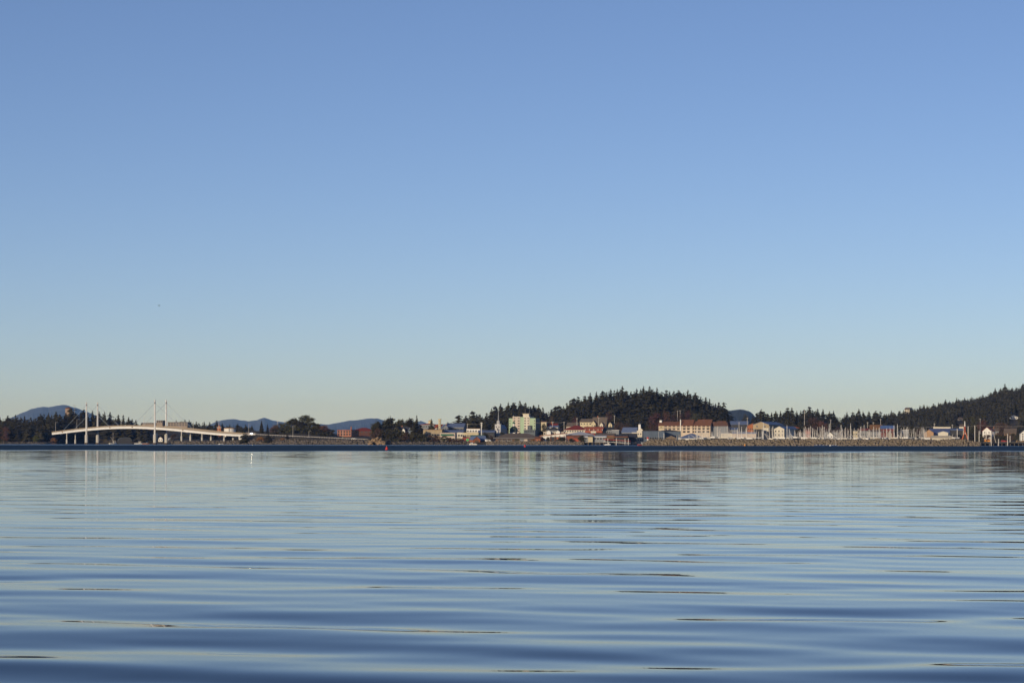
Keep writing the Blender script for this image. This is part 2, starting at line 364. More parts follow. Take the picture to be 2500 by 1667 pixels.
def plant_hill(key, label_ind, group, label_mass, dx, dy, wide=2.1, gap=1.0, indiv=True):
    h = HILLS[key]; D = h['D']; p = h['poly']; th = h['th']
    spots = []
    y = D+18
    ystart = D-h['wf']*0.97
    while y > ystart:
        x0 = (max(p[0][0], -260)-1250)/F*y; x1 = (min(p[-1][0], 2680)-1250)/F*y
        x = x0+rng.uniform(0, dx)
        while x < x1:
            xx = x+rng.uniform(-.4, .4)*dx; yy = y+rng.uniform(-.5, .5)*dy
            u = 1250+F*xx/yy
            if yy > lerp(SHORE, u)+10 and p[0][0] < u < p[-1][0] and not any(c[0] < u < c[1] and c[2] < yy < c[3] for c in CLEAR):
                z = ground(xx, yy)
                H = th*rng.uniform(.70, 1.05)
                lim = hill_top(h, u)*yy/D if False else HC+(hor(u)-lerp(p, u))/F*yy    # stay below the skyline
                H = min(H, max(4.0, lim-z-rng.uniform(1.2, 6.0)))
                spots.append((xx, yy, z-.3, H, wide*rng.uniform(.7, 1.45)))
            x += dx
        y -= dy
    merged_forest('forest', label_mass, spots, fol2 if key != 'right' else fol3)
    if indiv:
        for (u, py) in p[1:-1]:
            if u < -30 or u > 2530: continue
            yy = D-rng.uniform(0, 14); xx = (u-1250)/F*yy; z = ground(xx, yy)
            H = HC+(hor(u)-py)/F*yy-z
            spruce(xx, yy, max(6, H), label_ind+' '+tree_place(key, u), group, wide=rng.uniform(1.35, 2.2))
plant_hill('left', 'dark spruce on the island skyline', 'skyline spruces of the wood behind the bridge', 'dark spruce wood covering the island slope behind the bridge', 7.5, 9)
plant_hill('bridge', 'small dark spruce on the low skyline', 'skyline spruces beyond the bridge', 'dark low wood beyond the bridge and storage tank', 7, 11)
plant_hill('central', 'tall spruce on central hill skyline', 'skyline spruces of the central hill', 'dense dark spruce wood on the central hill above the town', 6.4, 8.0)
plant_hill('middle', 'dark spruce on the harbour skyline', 'skyline spruces behind the boat harbour', 'dark spruce wood behind the boat harbour', 7, 10)
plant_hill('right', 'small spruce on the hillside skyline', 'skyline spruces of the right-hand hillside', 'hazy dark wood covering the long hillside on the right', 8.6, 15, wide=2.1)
# ------------------------------------------------------------------ materials of built things
WHITE = mat('white_paint', (0.72, 0.70, 0.64), 0.6, 0.12, 0.4, streak=True)
CREAM = mat('cream_paint', (0.60, 0.55, 0.44), 0.7, 0.14, 0.4, streak=True)
YELLOW = mat('yellow_paint', (0.55, 0.47, 0.30), 0.7, 0.15, 0.4, streak=True)
PEACH = mat('peach_render', (0.54, 0.45, 0.37), 0.75, 0.14, 0.4, streak=True)
GREENW = mat('pale_green_render', (0.36, 0.47, 0.31), 0.75, 0.12, 0.4, streak=True)
TAN = mat('tan_cladding', (0.36, 0.28, 0.17), 0.75, 0.16, 0.4, streak=True)
BRICK = mat('brick_wall', (0.36, 0.15, 0.09), 0.85, 0.25, 0.8)
REDW = mat('red_boards', (0.34, 0.075, 0.04), 0.75, 0.2, 0.5, streak=True)
ORANGE = mat('orange_boards', (0.36, 0.125, 0.05), 0.75, 0.2, 0.5, streak=True)
BROWNW = mat('brown_boards', (0.16, 0.10, 0.06), 0.85, 0.3, 0.5, streak=True)
GREYW = mat('grey_boards', (0.22, 0.23, 0.24), 0.8, 0.2, 0.5, streak=True)
BLUEW = mat('slate_blue_cladding', (0.10, 0.13, 0.17), 0.7, 0.2, 0.4, streak=True)
LBLUE = mat('light_blue_boards', (0.34, 0.42, 0.52), 0.7, 0.15, 0.5)
DARKW = mat('dark_boards', (0.05, 0.05, 0.05), 0.85, 0.3, 0.5)
R_BROWN = mat('brown_roof', (0.17, 0.075, 0.042), 0.85, 0.2, 0.6)
R_GREY = mat('grey_brown_roof', (0.14, 0.11, 0.085), 0.9, 0.25, 0.5)
R_DARK = mat('dark_roof', (0.045, 0.045, 0.05), 0.85, 0.3, 0.5)
R_BLUE = mat('blue_metal_roof', (0.13, 0.17, 0.28), 0.55, 0.15, 0.4)
R_RED = mat('dark_red_roof', (0.20, 0.035, 0.025), 0.8, 0.2, 0.5)
R_ORANGE = mat('orange_red_roof', (0.36, 0.095, 0.05), 0.8, 0.18, 0.5)
R_PALE = mat('pale_metal_roof', (0.46, 0.47, 0.50), 0.6, 0.15, 0.4)
R_GREEN = mat('green_metal_roof', (0.06, 0.17, 0.10), 0.6, 0.2, 0.4)
GLASS = mat('window_glass', (0.016, 0.018, 0.022), 0.12, 0.3, 0.6, spec=0.5)
CONC = mat('concrete', (0.50, 0.48, 0.43), 0.85, 0.15, 0.3, streak=True)
WETC = mat('wet_footing', (0.075, 0.05, 0.035), 0.8, 0.3, 0.5)
CABLE = mat('cable_grey', (0.30, 0.36, 0.42), 0.6, 0.1, 0.3)
STEEL = mat('grey_steel', (0.33, 0.33, 0.33), 0.5, 0.15, 0.4, metal=0.2)
WOODP = mat('weathered_pile', (0.26, 0.22, 0.17), 0.9, 0.3, 0.6)
PALEP = mat('pale_pole', (0.60, 0.56, 0.50), 0.8, 0.2, 0.6)
ALU = mat('pale_spar', (0.80, 0.78, 0.72), 0.45, 0.1, 0.6)
GIRDER = mat('bridge_white_girder', (0.76, 0.75, 0.72), 0.6, 0.08, 0.12)
RAILM = mat('tan_rail', (0.34, 0.27, 0.19), 0.8, 0.2, 0.6)
ROCK = mat('riprap_rock', (0.215, 0.175, 0.125), 0.95, 0.8, 0.9, bump=0.4)
ROCKD = mat('dark_riprap_rock', (0.135, 0.115, 0.095), 0.95, 0.6, 0.4, bump=0.4)
BRUSH = mat('bare_brown_twigs', (0.095, 0.060, 0.040), 0.95, 0.45, 0.3, objrand=0.3)
BRUSHR = mat('bare_red_twigs', (0.120, 0.058, 0.042), 0.95, 0.4, 0.3, objrand=0.25)
GRASSO = mat('dry_orange_brush', (0.26, 0.13, 0.045), 0.95, 0.4, 0.4)
SHRUBG = mat('olive_shrub', (0.065, 0.060, 0.028), 0.95, 0.45, 0.3, objrand=0.25)

# ------------------------------------------------------------------ the bridge
def make_bridge():
    X0, Y0 = P(211, 0, 2630).x, 2630.0
    dx, dy = 0.63, -0.7766; nx, ny = 0.7766, 0.63      # along the deck; across it, away from the camera
    def t_of(px):
        k = (px-1250)/F; return (k*Y0-X0)/(dx-k*dy)
    def at(t, s=0.0): return X0+dx*t+nx*s, Y0+dy*t+ny*s
    rail = [(125,1053.6),(163,1048.4),(211,1043),(267,1039),(300,1037.4),(330,1037.4),(376,1039),(441.5,1045),(531,1053.6),(598,1057.6)]
    bott = [(125,1060.6),(163,1056.9),(211,1051.4),(267,1047),(300,1045.6),(330,1045.8),(376,1048.4),(441.5,1053.9),(531,1062),(598,1065.6)]
    pxs = np.linspace(125, 598, 60); ts = np.array([t_of(p) for p in pxs])
    def prof(tab):
        z = []
        for p, t in zip(pxs, ts):
            D = Y0+dy*t; z.append(ZP(p, lerp(tab, p), D))
        z = np.array(z); c = np.polyfit(ts, z, 4); return np.poly1d(c)
    zr, zb = prof(rail), prof(bott)
    W = 13.2
    root = thing('cable_stayed_bridge', 'long white cable-stayed bridge with two pairs of slender pale towers', 'bridge', (X0, Y0, 0))
    def sweep(s0, s1, f0, f1, name, m):
        V = []; Fc = []
        for t in ts:
            for s, f in ((s0, f0), (s1, f0), (s1, f1), (s0, f1)):
                x, y = at(t, s); V.append((x-X0, y-Y0, f(t)))
        for i in range(len(ts)-1):
            for k in range(4):
                a = i*4+k; b = i*4+(k+1) % 4; Fc.append((a, b, b+4, a+4))
        Fc.append((3, 2, 1, 0)); n = len(ts)*4; Fc.append((n-4, n-3, n-2, n-1))
        return put(name, mesh_np(name, np.array(V), Fc), m, root)
    # steel box girders, slab, rails
    sweep(0.9, 2.1, zb, lambda t: zr(t)-1.55, 'girder', GIRDER); sweep(W-2.1, W-.9, zb, lambda t: zr(t)-1.55, 'girder', GIRDER)
    sweep(0.55, W-.55, lambda t: zr(t)-1.55, lambda t: zr(t)-1.1, 'deck', CONC)
    for s in (0.6, W-.75):
        r = sweep(s, s+.15, lambda t: zr(t)-.26, lambda t: zr(t), 'railing', RAILM)
        for o_ in (.62, .98): sweep(s, s+.15, lambda t: zr(t)-o_, lambda t: zr(t)-o_+.26, 'railing', RAILM)
        m = MB()
        for t in np.arange(ts[0]+1, ts[-1], 2.4):
            x, y = at(t, s+.07); m.box(x-X0-.1, x-X0+.1, y-Y0-.1, y-Y0+.1, zr(t)-1.1, zr(t)-.05)
        b = m.build('railing_posts', RAILM, r); b['kind'] = 'stuff'
    ztop = {211: 981.5, 378: 976.0}
    for px in (211, 378):
        t = t_of(px)
        z1 = ZP(px, ztop[px], Y0+dy*t)
        for s in (0.0, W):
            x, y = at(t, s)
            p = MB(); hw = 0.95
            # tapering box column turned with the bridge
            def ring(z, a, b): return [(x-X0+dx*i*a+nx*j*b, y-Y0+dy*i*a+ny*j*b, z) for i, j in ((-1,-1),(1,-1),(1,1),(-1,1))]
            p.add(ring(6.0, .68, .64)+ring(z1, .54, .52), [(3,2,1,0),(4,5,6,7),(0,1,5,4),(1,2,6,5),(2,3,7,6),(3,0,4,7)])
            py = p.build('pylon', GIRDER, root)
            for zz in (z1-2.2,):
                MB().add(ring(zz-1.6, .58, .56)+ring(zz, .58, .56), [(3,2,1,0),(4,5,6,7),(0,1,5,4),(1,2,6,5),(2,3,7,6),(3,0,4,7)]).build('cable_saddle', STEEL, py)
            c = MB().lathe([(1.75, -2.5), (1.75, 9.6 if px == 211 else 9.9)], 14, x-X0, y-Y0).build('pier', CONC, root, smooth=False)
            MB().lathe([(2.3, -3), (2.3, 1.2), (1.95, 1.6)], 14, x-X0, y-Y0).build('footing', WETC, c)
            for k, off in enumerate((-52.0 if px == 211 else -45.0, 47.0 if px == 211 else 52.0)):
                xe, ye = at(t+off, s if s == 0 else W); xe += nx*(.6 if s == 0 else -.6); ye += ny*(.6 if s == 0 else -.6)
                cb = MB()
                for d in (-.22, 0.22):
                    cb.tube((x-X0, y-Y0, z1-3.0+d), (xe-X0, ye-Y0, zr(t+off)-1.2+d), .07, .07, 5)
                cb.build('cable', CABLE, root)
                MB().box(xe-X0-.7, xe-X0+.7, ye-Y0-.7, ye-Y0+.7, zr(t+off)-2.4, zr(t+off)-1.0).build('cable_anchor', RAILM, root)
        # cross beam under the deck; its shade is put in as dark colour
        a0, a1 = at(t, .5), at(t, W-.5)
        m = MB(); zt = zb(t)-.05; zl = zt-3.6
        def cr(pt, z): return [(pt[0]-X0-dx*1.1, pt[1]-Y0-dy*1.1, z), (pt[0]-X0+dx*1.1, pt[1]-Y0+dy*1.1, z)]
        A = cr(a0, zl)+cr(a1, zl)[::-1]; B = cr(a0, zt)+cr(a1, zt)[::-1]
        m.add(A+B, [(3,2,1,0),(4,5,6,7),(0,1,5,4),(1,2,6,5),(2,3,7,6),(3,0,4,7)]); m.build('cross_beam', DARKW, root)
    # approach piers
    for px, rt in ((160, 1068), (440, None), (490, None), (544, None)):
        t = t_of(px)
        for s in (1.5, W-1.5):
            x, y = at(t, s); g = min(-2.0, ground(x, y)-.5) if ground(x, y) < 0 else ground(x, y)-.5
            top = zb(t)-.02
            p = MB().lathe([(.95, g), (.95, g+(top-g)*.55), (.55, g+(top-g)*.56), (.55, top)], 10, x-X0, y-Y0).build('pier', CONC, root)
            if px == 160: MB().lathe([(1.5, -3), (1.5, .8)], 10, x-X0, y-Y0).build('footing', WETC, p)
    return t_of, at, zr
BT, BAT, BZR = make_bridge()

def lamp_post(x, y, z, h, label, arm=1.8, name='street_lamp', group=None):
    r = thing(name, label, 'street lamp', (x, y, z), 0, group)
    MB().tube((0, 0, 0), (0, 0, h), .16, .09, 6).build('pole', PALEP, r)
    a = MB().tube((0, 0, h-.15), (arm, 0, h+.1), .06, .05, 5).build('arm', PALEP, r)
    MB().box(arm-.1, arm+.6, -.15, .15, h, h+.18).build('lamp_head', STEEL, a)
    return r

for i, (px, top) in enumerate([(134,1029.4),(186,1024),(294,1011.7),(350,1016),(470,1025),(532,1029)]):
    t = BT(px); x, y = BAT(t, .8); z = BZR(t)-1.1
    lamp_post(x, y, z, ZP(px, top, y)-z, 'pale street lamp on the bridge deck, %s from the bridge\'s left end' % ordn[i], group='street lamps on the bridge')
for i, (px, top, D) in enumerate([(607,1034,2388),(715,1038,2368),(754,1052,2362),(837,1048,2345)]):
    p = P(px, 1060, D); z = ground(p.x, p.y)
    lamp_post(p.x, p.y, z-.2, ZP(px, top, D)-z, 'pale street lamp on the causeway, %s after the bridge end' % ordn[i], group='street lamps along the causeway')

# guard rail along the causeway
def guard():
    m = MB(); ps = MB(); pts = []
    for px in np.arange(600, 905, 6):
        D = 2392-(px-600)*(2392-2335)/305; p = P(px, 0, D); pts.append(Vector((p.x, p.y, ground(p.x, p.y)+.9)))
    o = pts[0].copy(); r = thing('guard_rail', 'pale guard rail along the causeway road right of the bridge', 'guard rail', o)
    for a, b in zip(pts[:-1], pts[1:]):
        m.tube(a-o, b-o, .17, .17, 4); ps.box(a.x-o.x-.1, a.x-o.x+.1, a.y-o.y-.1, a.y-o.y+.1, a.z-o.z-1.2, a.z-o.z+.1)
    m.build('rail', PALEP, r); ps.build('posts', PALEP, r)['kind'] = 'stuff'
guard()

# ------------------------------------------------------------------ rock work
def rock_field(name, m, spots, parent=None):
    """spots: (x,y,z,size); every rock an angular block"""
    t = (1+5**.5)/2
    base = np.array([(-1,t,0),(1,t,0),(-1,-t,0),(1,-t,0),(0,-1,t),(0,1,t),(0,-1,-t),(0,1,-t),(t,0,-1),(t,0,1),(-t,0,-1),(-t,0,1)])/1.9
    Fb = np.array([(0,11,5),(0,5,1),(0,1,7),(0,7,10),(0,10,11),(1,5,9),(5,11,4),(11,10,2),(10,7,6),(7,1,8),(3,9,4),(3,4,2),(3,2,6),(3,6,8),(3,8,9),(4,9,5),(2,4,11),(6,2,10),(8,6,7),(9,8,1)])
    base = np.array([(a, b, c) for a in (-1, 1) for b in (-1, 1) for c in (-1, 1)])*.62
    Fb = np.array([(0,1,3),(0,3,2),(4,6,7),(4,7,5),(0,4,5),(0,5,1),(2,3,7),(2,7,6),(0,2,6),(0,6,4),(1,5,7),(1,7,3)])
    VV = []; TT = []
    for i, (x, y, z, s) in enumerate(spots):
        V = (base+rng.uniform(-.3, .3, (8, 3)))*np.array([rng.uniform(.8, 1.5), rng.uniform(.7, 1.2), rng.uniform(.55, 1.0)])*s*.62
        Q, _ = np.linalg.qr(rng.normal(0, 1, (3, 3))); V = V@Q
        a = rng.uniform(0, 6.28); c, sn = math.cos(a), math.sin(a)
        W = V.copy(); W[:, 0] = V[:, 0]*c-V[:, 1]*sn+x; W[:, 1] = V[:, 0]*sn+V[:, 1]*c+y; W[:, 2] += z
        VV.append(W); TT.append(Fb+8*i)
    o = put(name, mesh_np(name, np.concatenate(VV), np.concatenate(TT)), m, parent); o['kind'] = 'stuff'
    return o
def shore_rocks(name, label, px0, px1, top, m, size, n_per_m=1.3, out=4.0, inn=14.0):
    """loose armour stone on the bank between two photo columns; top = bank height in metres the rock reaches"""
    spots = []
    L = (px1-px0)/F*2320; N = int(L*n_per_m*(inn+out)/2)
    for i in range(N):
        u = rng.uniform(px0, px1); y = lerp(SHORE, u)+rng.uniform(-out, inn); x = (u-1250)/F*y
        z = ground(x, y)
        if z > top or z < -1: continue
        spots.append((x, y, z+.1, size*rng.uniform(.6, 1.35)))
    o = rock_field(name, m, spots); tag(o, label, kind='stuff'); return o
shore_rocks('riprap', 'dark loose rock bank under the bridge approach', 418, 600, 3.4, ROCKD, 1.5)
shore_rocks('riprap', 'dark loose rock bank of the causeway below the guard rail', 600, 902, 4.2, ROCKD, 1.7, inn=20)
shore_rocks('riprap', 'pale rock sea wall below the long brown-roofed building', 1188, 1424, 3.2, ROCK, 1.5, n_per_m=2.0)
shore_rocks('riprap', 'dark shore stones below the wooded point', 938, 1150, 2.4, ROCKD, 1.3, n_per_m=.8)
shore_rocks('riprap', 'wet dark stones along the island shore left of the bridge', -200, 150, 1.8, ROCKD, 1.4, n_per_m=.7, inn=12)

def make_breakwater():
    r = thing('rock_breakwater', 'long brown rock breakwater sheltering the boat harbour', 'breakwater', P(1575, 0, 1812)*1)
    o = Vector(r.location); o.z = 0; r.location = o
    pts = []
    for px in np.arange(1572, 2392, 6):
        D = 1812-(px-1572)*0.05; p = P(px, 0, D)
        pts.append((px, p.x, p.y))
    def topz(px): return ZP(px, 1075.5+1.0*math.sin(px*.031)+.7*math.sin(px*.11+1), 1800)*sstep((px-1566)/26)*(1-.55*sstep((px-2345)/45))
    V = []; n = 6; prof = [(-9.5, -3), (-6.5, 0), (-1.8, .7), (1.8, .7), (6.5, 0), (9.5, -3)]
    for px, x, y in pts:
        for dy_, f in prof:
            V.append((x-o.x, y-o.y+dy_, f if f <= 0 else f*topz(px)))
    idx = np.arange(len(V)).reshape(-1, n); q = np.stack([idx[:-1, :-1], idx[:-1, 1:], idx[1:, 1:], idx[1:, :-1]], -1).reshape(-1, 4)
    put('core', mesh_np('core', np.array(V), q[:, ::-1]), ROCKD, r)
    spots = []
    for i in range(5200):
        px = rng.uniform(1570, 2392); d = rng.uniform(-7.2, 5.5); D = 1812-(px-1572)*.05; p = P(px, 0, D); tz = topz(px)
        z = tz if abs(d) < 1.8 else tz*(1-(abs(d)-1.8)/5.0)
        if z < -.6: continue
        spots.append((p.x-o.x, p.y-o.y+d, z+rng.uniform(-.25, .25), rng.uniform(.8, 2.0)))
    rock_field('rocks', ROCK, spots, r)
make_breakwater()
# tan rock knoll at the water's edge by the wooded point, and one at the right edge
def knoll(px, D, w, h, label, seed):
    r = np.random.default_rng(seed); p = P(px, 0, D)
    spots = []
    for i in range(60):
        a = r.uniform(0, 6.28); q = r.uniform(0, 1)**.5
        spots.append((w*q*math.cos(a), 4+5*q*math.sin(a), h*(1-q*q)*r.uniform(.4, 1)-.3, r.uniform(2.0, 4.2)))
    t = thing('rock_outcrop', label, 'rock', (p.x, p.y, 0)); rock_field('rocks', mat('tan_rock', (0.27, 0.19, 0.11), 0.95, 0.4, 0.3, bump=.4), spots, t)
knoll(920, 2284, 7.5, 7.0, 'tan rock outcrop at the foot of the wooded point', 3)
knoll(2496, 2000, 7, 3.6, 'pale rock at the right edge beside the pier', 4)
# ------------------------------------------------------------------ broad crowns
def broadleaf(px, py, D, wpx, label, m, seed, group=None, dens=420, name='bare_tree', base_py=None, flatb=0.0, cat='tree'):
    r_ = random.Random(seed); q = P(px, 0, D); g = ground(q.x, q.y)-.3
    H = max(2.5, ZP(px, py, D)-g); Rx = wpx/2/F*D
    root = thing(name, label, cat, (q.x, q.y, g), 0, group)
    t = MB(); t.tube((0, 0, -.3), (0, 0, H*.45), .05*Rx+.12, .03*Rx+.06, 6)
    for i in range(7):
        a = r_.uniform(0, 6.28); e = Vector((Rx*.7*math.cos(a), Rx*.7*math.sin(a), H*r_.uniform(.6, .95)))
        t.tube((0, 0, H*r_.uniform(.2, .45)), e, .03*Rx+.05, .02, 4)
    t.build('trunk', bark, root)
    V = []; T = []
    # clumps of leaf-sized faces
    cl = []
    for i in range(22):
        a = r_.uniform(0, 6.28); u = r_.uniform(-.75 if not flatb else -.2, 1); rr = math.sqrt(max(0, 1-u*u))*r_.uniform(.35, .95)
        cl.append((Rx*.8*rr*math.cos(a), Rx*.8*rr*math.sin(a), H*(.56 if name != 'bush' else .46)+H*(.36 if name != 'bush' else .46)*u, r_.uniform(.25, .45)))
    k_ = 3.2 if m is fol else 2.4
    for i in range(int(dens*k_)):
        cx, cy, cz, cr = r_.choice(cl); s = max(.3, Rx*(.22 if m is fol else .15))*r_.uniform(.6, 1.5)
        c = Vector((cx+r_.gauss(0, Rx*cr*.5), cy+r_.gauss(0, Rx*cr*.5), cz+r_.gauss(0, H*cr*.18)))
        d1 = Vector((r_.gauss(0, 1), r_.gauss(0, 1), r_.gauss(0, 1))).normalized()*s; d2 = Vector((r_.gauss(0, 1), r_.gauss(0, 1), r_.gauss(0, 1))).normalized()*s*.7
        k = len(V); V += [tuple(c-d1*.5), tuple(c+d2*.6), tuple(c+d1*.6)]; T.append((k, k+1, k+2))
    put('crown', mesh_np('crown', np.array(V), np.array(T)), m, root)
    return root
# ------------------------------------------------------------------ building kit
WIN = {}
FRAMEG = mat('window_frame_grey', (.36, .35, .33), .7)
TANDK = mat('weathered_tan_block', (.30, .24, .19), .85, .2)
def window_mesh(wd, ht):
    k = (round(wd, 1), round(ht, 1))
    if k not in WIN:
        wd, ht = k; f = max(.06, .06*wd); m = MB()
        for b in ((-wd/2-f, -wd/2, -f, ht+f), (wd/2, wd/2+f, -f, ht+f)): m.box(b[0], b[1], -.10, .05, b[2], b[3])
        m.box(-wd/2, wd/2, -.10, .05, -f, 0); m.box(-wd/2, wd/2, -.10, .05, ht, ht+f)
        g = MB().box(-wd/2, wd/2, -.05, .04, 0, ht)
        a = m.mesh('window_frame'); b = g.mesh('pane'); a.materials.append(FRAMEG); b.materials.append(GLASS); WIN[k] = (a, b)
    return WIN[k]
def add_window(root, x, y, z, wd, ht, rz=0.0, frame=None):
    a, b = window_mesh(wd, ht)
    f = put('window', a, None, root, (x, y, z), rz); put('pane', b, None, f)
    if frame is not None:
        f.material_slots[0].link = 'OBJECT'; f.material_slots[0].material = frame
    return f
def house(name, label, cat, px0, px1, top, eave, D, dep, roof, wm, rm, yaw=-12, wins=None, swins=None, chim=None, over=0.5, group=None, basez=None, door=None, trim=None):
    a = R(yaw); W = (px1-px0)/F*D/math.cos(a); pm = (px0+px1)/2
    p = P(pm, 0, D)
    if basez is None:
        gz = min(ground(p.x+dx_*math.cos(a)-dy_*math.sin(a), D+dx_*math.sin(a)+dy_*math.cos(a)) for dx_ in (-W/2, W/2) for dy_ in (0, dep))-.5
        gz = max(gz, -1.5)
    else: gz = basez
    root = thing(name, label, cat, (p.x, D, gz), a, group)
    ez, tz = ZP(pm, eave, D)-gz, ZP(pm, top, D)-gz
    w2 = W/2; th = .28
    m = MB(); rf = MB()
    if roof == 'gable':
        m.prism_x([(0, 0), (dep, 0), (dep, ez), (dep/2, tz-.05), (0, ez)], -w2, w2)
        s = (tz-ez)/(dep/2); o = over
        for sg in (0, 1):
            ya, yb = (-o, dep/2) if sg == 0 else (dep+o, dep/2)
            za = ez-s*o
            rf.prism_x([(ya, za+.03), (yb, tz+.03), (yb, tz+th), (ya, za+th)], -w2-o, w2+o)
    elif roof == 'gable_front':
        m.prism_y([(-w2, 0), (w2, 0), (w2, ez), (0, tz-.05), (-w2, ez)], 0, dep)
        s = (tz-ez)/w2; o = over
        for sg in (-1, 1):
            xa, za = sg*(w2+o), ez-s*o
            rf.prism_y([(xa, za+.03), (0, tz+.03), (0, tz+th), (xa, za+th)], -o, dep+o)
    elif roof == 'hip':
        m.box(-w2, w2, 0, dep, 0, ez); o = over
        k = min(w2, dep/2)*.92; rid = w2-k
        v = [(-w2-o, -o, ez+.02), (w2+o, -o, ez+.02), (w2+o, dep+o, ez+.02), (-w2-o, dep+o, ez+.02), (-w2-o, -o, ez+.25), (w2+o, -o, ez+.25), (w2+o, dep+o, ez+.25), (-w2-o, dep+o, ez+.25), (-rid, dep/2, tz), (rid, dep/2, tz)]
        rf.add(v, [(3,2,1,0),(0,1,5,4),(1,2,6,5),(2,3,7,6),(3,0,4,7),(4,5,9,8),(5,6,9),(6,7,8,9),(7,4,8)])
    elif roof == 'shed':      # high at the right
        m.prism_y([(-w2, 0), (w2, 0), (w2, tz-.05), (-w2, ez-.05)], 0, dep); o = over
        rf.prism_y([(-w2-o, ez+.02), (w2+o, tz+.02), (w2+o, tz+.45), (-w2-o, ez+.45)], -o, dep+o)
    elif roof == 'arch':
        n = 10; pts = [(-w2, 0)]+[(-w2*math.cos(math.pi*i/n), ez+(tz-ez)*math.sin(math.pi*i/n)) for i in range(n+1)]+[(w2, 0)]
        m.prism_y(pts[::-1][::-1], 0, dep)
        arc = [(-(w2+.15)*math.cos(math.pi*i/n), ez+.1+(tz-ez)*math.sin(math.pi*i/n)) for i in range(n+1)]
        inn = [(-(w2)*math.cos(math.pi*i/n), ez+.02+(tz-ez)*math.sin(math.pi*i/n)) for i in range(n+1)]
        for i in range(n): rf.prism_y([inn[i], inn[i+1], (arc[i+1][0], arc[i+1][1]+.15), (arc[i][0], arc[i][1]+.15)], -.2, dep+.2)
    else:                     # flat with a coping
        m.box(-w2, w2, 0, dep, 0, tz-.35); o = .25
        rf.box(-w2-o, w2+o, -o, dep+o, tz-.35, tz)
        ez = tz-.4
    m.build('wall', wm, root); rfo = rf.build('roof', rm, root)
    if trim is not None and roof in ('gable', 'hip'):
        MB().box(-w2-over-.05, w2+over+.05, -over-.12, -over+.02, ez-.32-(tz-ez)/(dep/2)*over*(roof == 'gable'), ez+.05-(tz-ez)/(dep/2)*over*(roof == 'gable')).build('fascia', trim, rfo)
    def grid(g, side):
        rows, cols, wd, ht, f0, f1 = g[:6]
        L = W if side == 'front' else dep
        for r_ in range(rows):
            z = (ez*f0+(ez*f1-ez*f0)*(r_/(rows-1) if rows > 1 else .5))
            for c in range(cols):
                q = -L/2+L*(c+.5)/cols
                if side == 'front': add_window(root, q, 0, z, wd, ht, 0)
                else: add_window(root, w2, dep/2+q, z, wd, ht, math.pi/2)
    if wins: grid(wins, 'front')
    if swins: grid(swins, 'right')
    if chim is not None:
        for (fx, hh) in chim:
            cx = fx*w2; cy = dep*.5
            c = MB().box(cx-.45, cx+.45, cy-.45, cy+.45, tz-1.2, tz+hh).build('chimney', BRICK, rfo)
            MB().box(cx-.55, cx+.55, cy-.55, cy+.55, tz+hh, tz+hh+.2).build('chimney_cap', CONC, c) if False else None
    if door is not None:
        d = MB().box(door*w2-.5, door*w2+.5, -.07, .05, .5, 2.7).build('door', BROWNW, root)
    return root

# ---------- far bank seen under and over the bridge
for i_, (px_, py_, w_) in enumerate([(215,1062,20),(240,1064,22),(262,1062,20),(300,1058,24),(330,1062,22),(372,1060,20),(398,1062,26),(425,1060,26),(450,1058,28),(478,1060,28),(505,1062,28),(530,1062,26),(558,1063,24)]):
    broadleaf(px_, py_, 2860 if px_ < 420 else 2640-(px_-420)*1.2, w_, 'dark shore bush seen under the bridge, %s from the left' % ordn[i_], [fol, BRUSH, SHRUBG][i_ % 3], 300+i_, 'shore bushes seen under the bridge', dens=300, name='bush', cat='bush')
house('shore_house', 'long brown-roofed building behind the bridge between its tower pairs', 'house', 252, 330, 1046.5, 1054.5, 2905, 16, 'gable', CREAM, R_BROWN, -8, wins=(1, 9, 1.4, 1.2, .75, .75))
house('shore_house', 'brown-roofed building behind the right-hand bridge tower', 'house', 318, 372, 1049, 1057.5, 2880, 15, 'gable', CREAM, R_BROWN, -18, wins=(1, 5, 1.4, 1.2, .7, .7))
house('shore_house', 'small white gabled house between the left tower piers', 'house', 218, 228, 1063, 1067, 2870, 9, 'gable_front', WHITE, R_DARK, -15, wins=(2, 2, .9, 1.1, .3, .72))
house('shore_house', 'pale low house on the far bank just right of the left tower', 'house', 243, 265, 1054, 1058.5, 2868, 10, 'gable', WHITE, R_GREY, -10, wins=(1, 4, 1.1, 1.0, .6, .6))
house('harbour_shed', 'dark striped metal shed on the far bank under the bridge', 'shed', 337, 375, 1056.6, 1058, 2850, 14, 'flat', BLUEW, R_DARK, 14, wins=(1, 5, .7, 5.0, .25, .25))
house('boat_house', 'dark arched boat house on the water behind the bridge', 'boat house', 289, 321, 1067.5, 1076, 2790, 12, 'arch', DARKW, BLUEW, 12, basez=-1)
house('shore_house', 'white cottage on the far bank right of the striped shed', 'house', 386, 397, 1066, 1070.5, 2850, 9, 'gable_front', WHITE, R_BROWN, -12, wins=(1, 2, .9, 1.0, .5, .5))
house('harbour_shed', 'long pale low shed under the right part of the bridge', 'shed', 410, 440, 1069, 1073, 2790, 10, 'gable', WHITE, R_PALE, -6, wins=(1, 6, 1.1, 1.0, .55, .55))
house('school_block', 'tan brick block with flat roof above the bridge beside the right tower', 'building', 381.6, 396.6, 1026, 1026, 3060, 14, 'flat', TANDK, BROWNW, -10, wins=(2, 3, 1.6, 1.2, .78, .92))
house('school_block', 'low beige building above the bridge left of the right tower', 'building', 345, 376, 1031.5, 1031.5, 3075, 14, 'flat', TANDK, GREYW, -10, wins=(1, 6, 1.6, 1.2, .9, .9))
house('school_block', 'long tan two-storey block with dark windows above the bridge', 'building', 409, 458, 1030, 1030, 3050, 16, 'flat', TANDK, R_GREY, -10, wins=(2, 7, 2.0, 1.3, .72, .88))
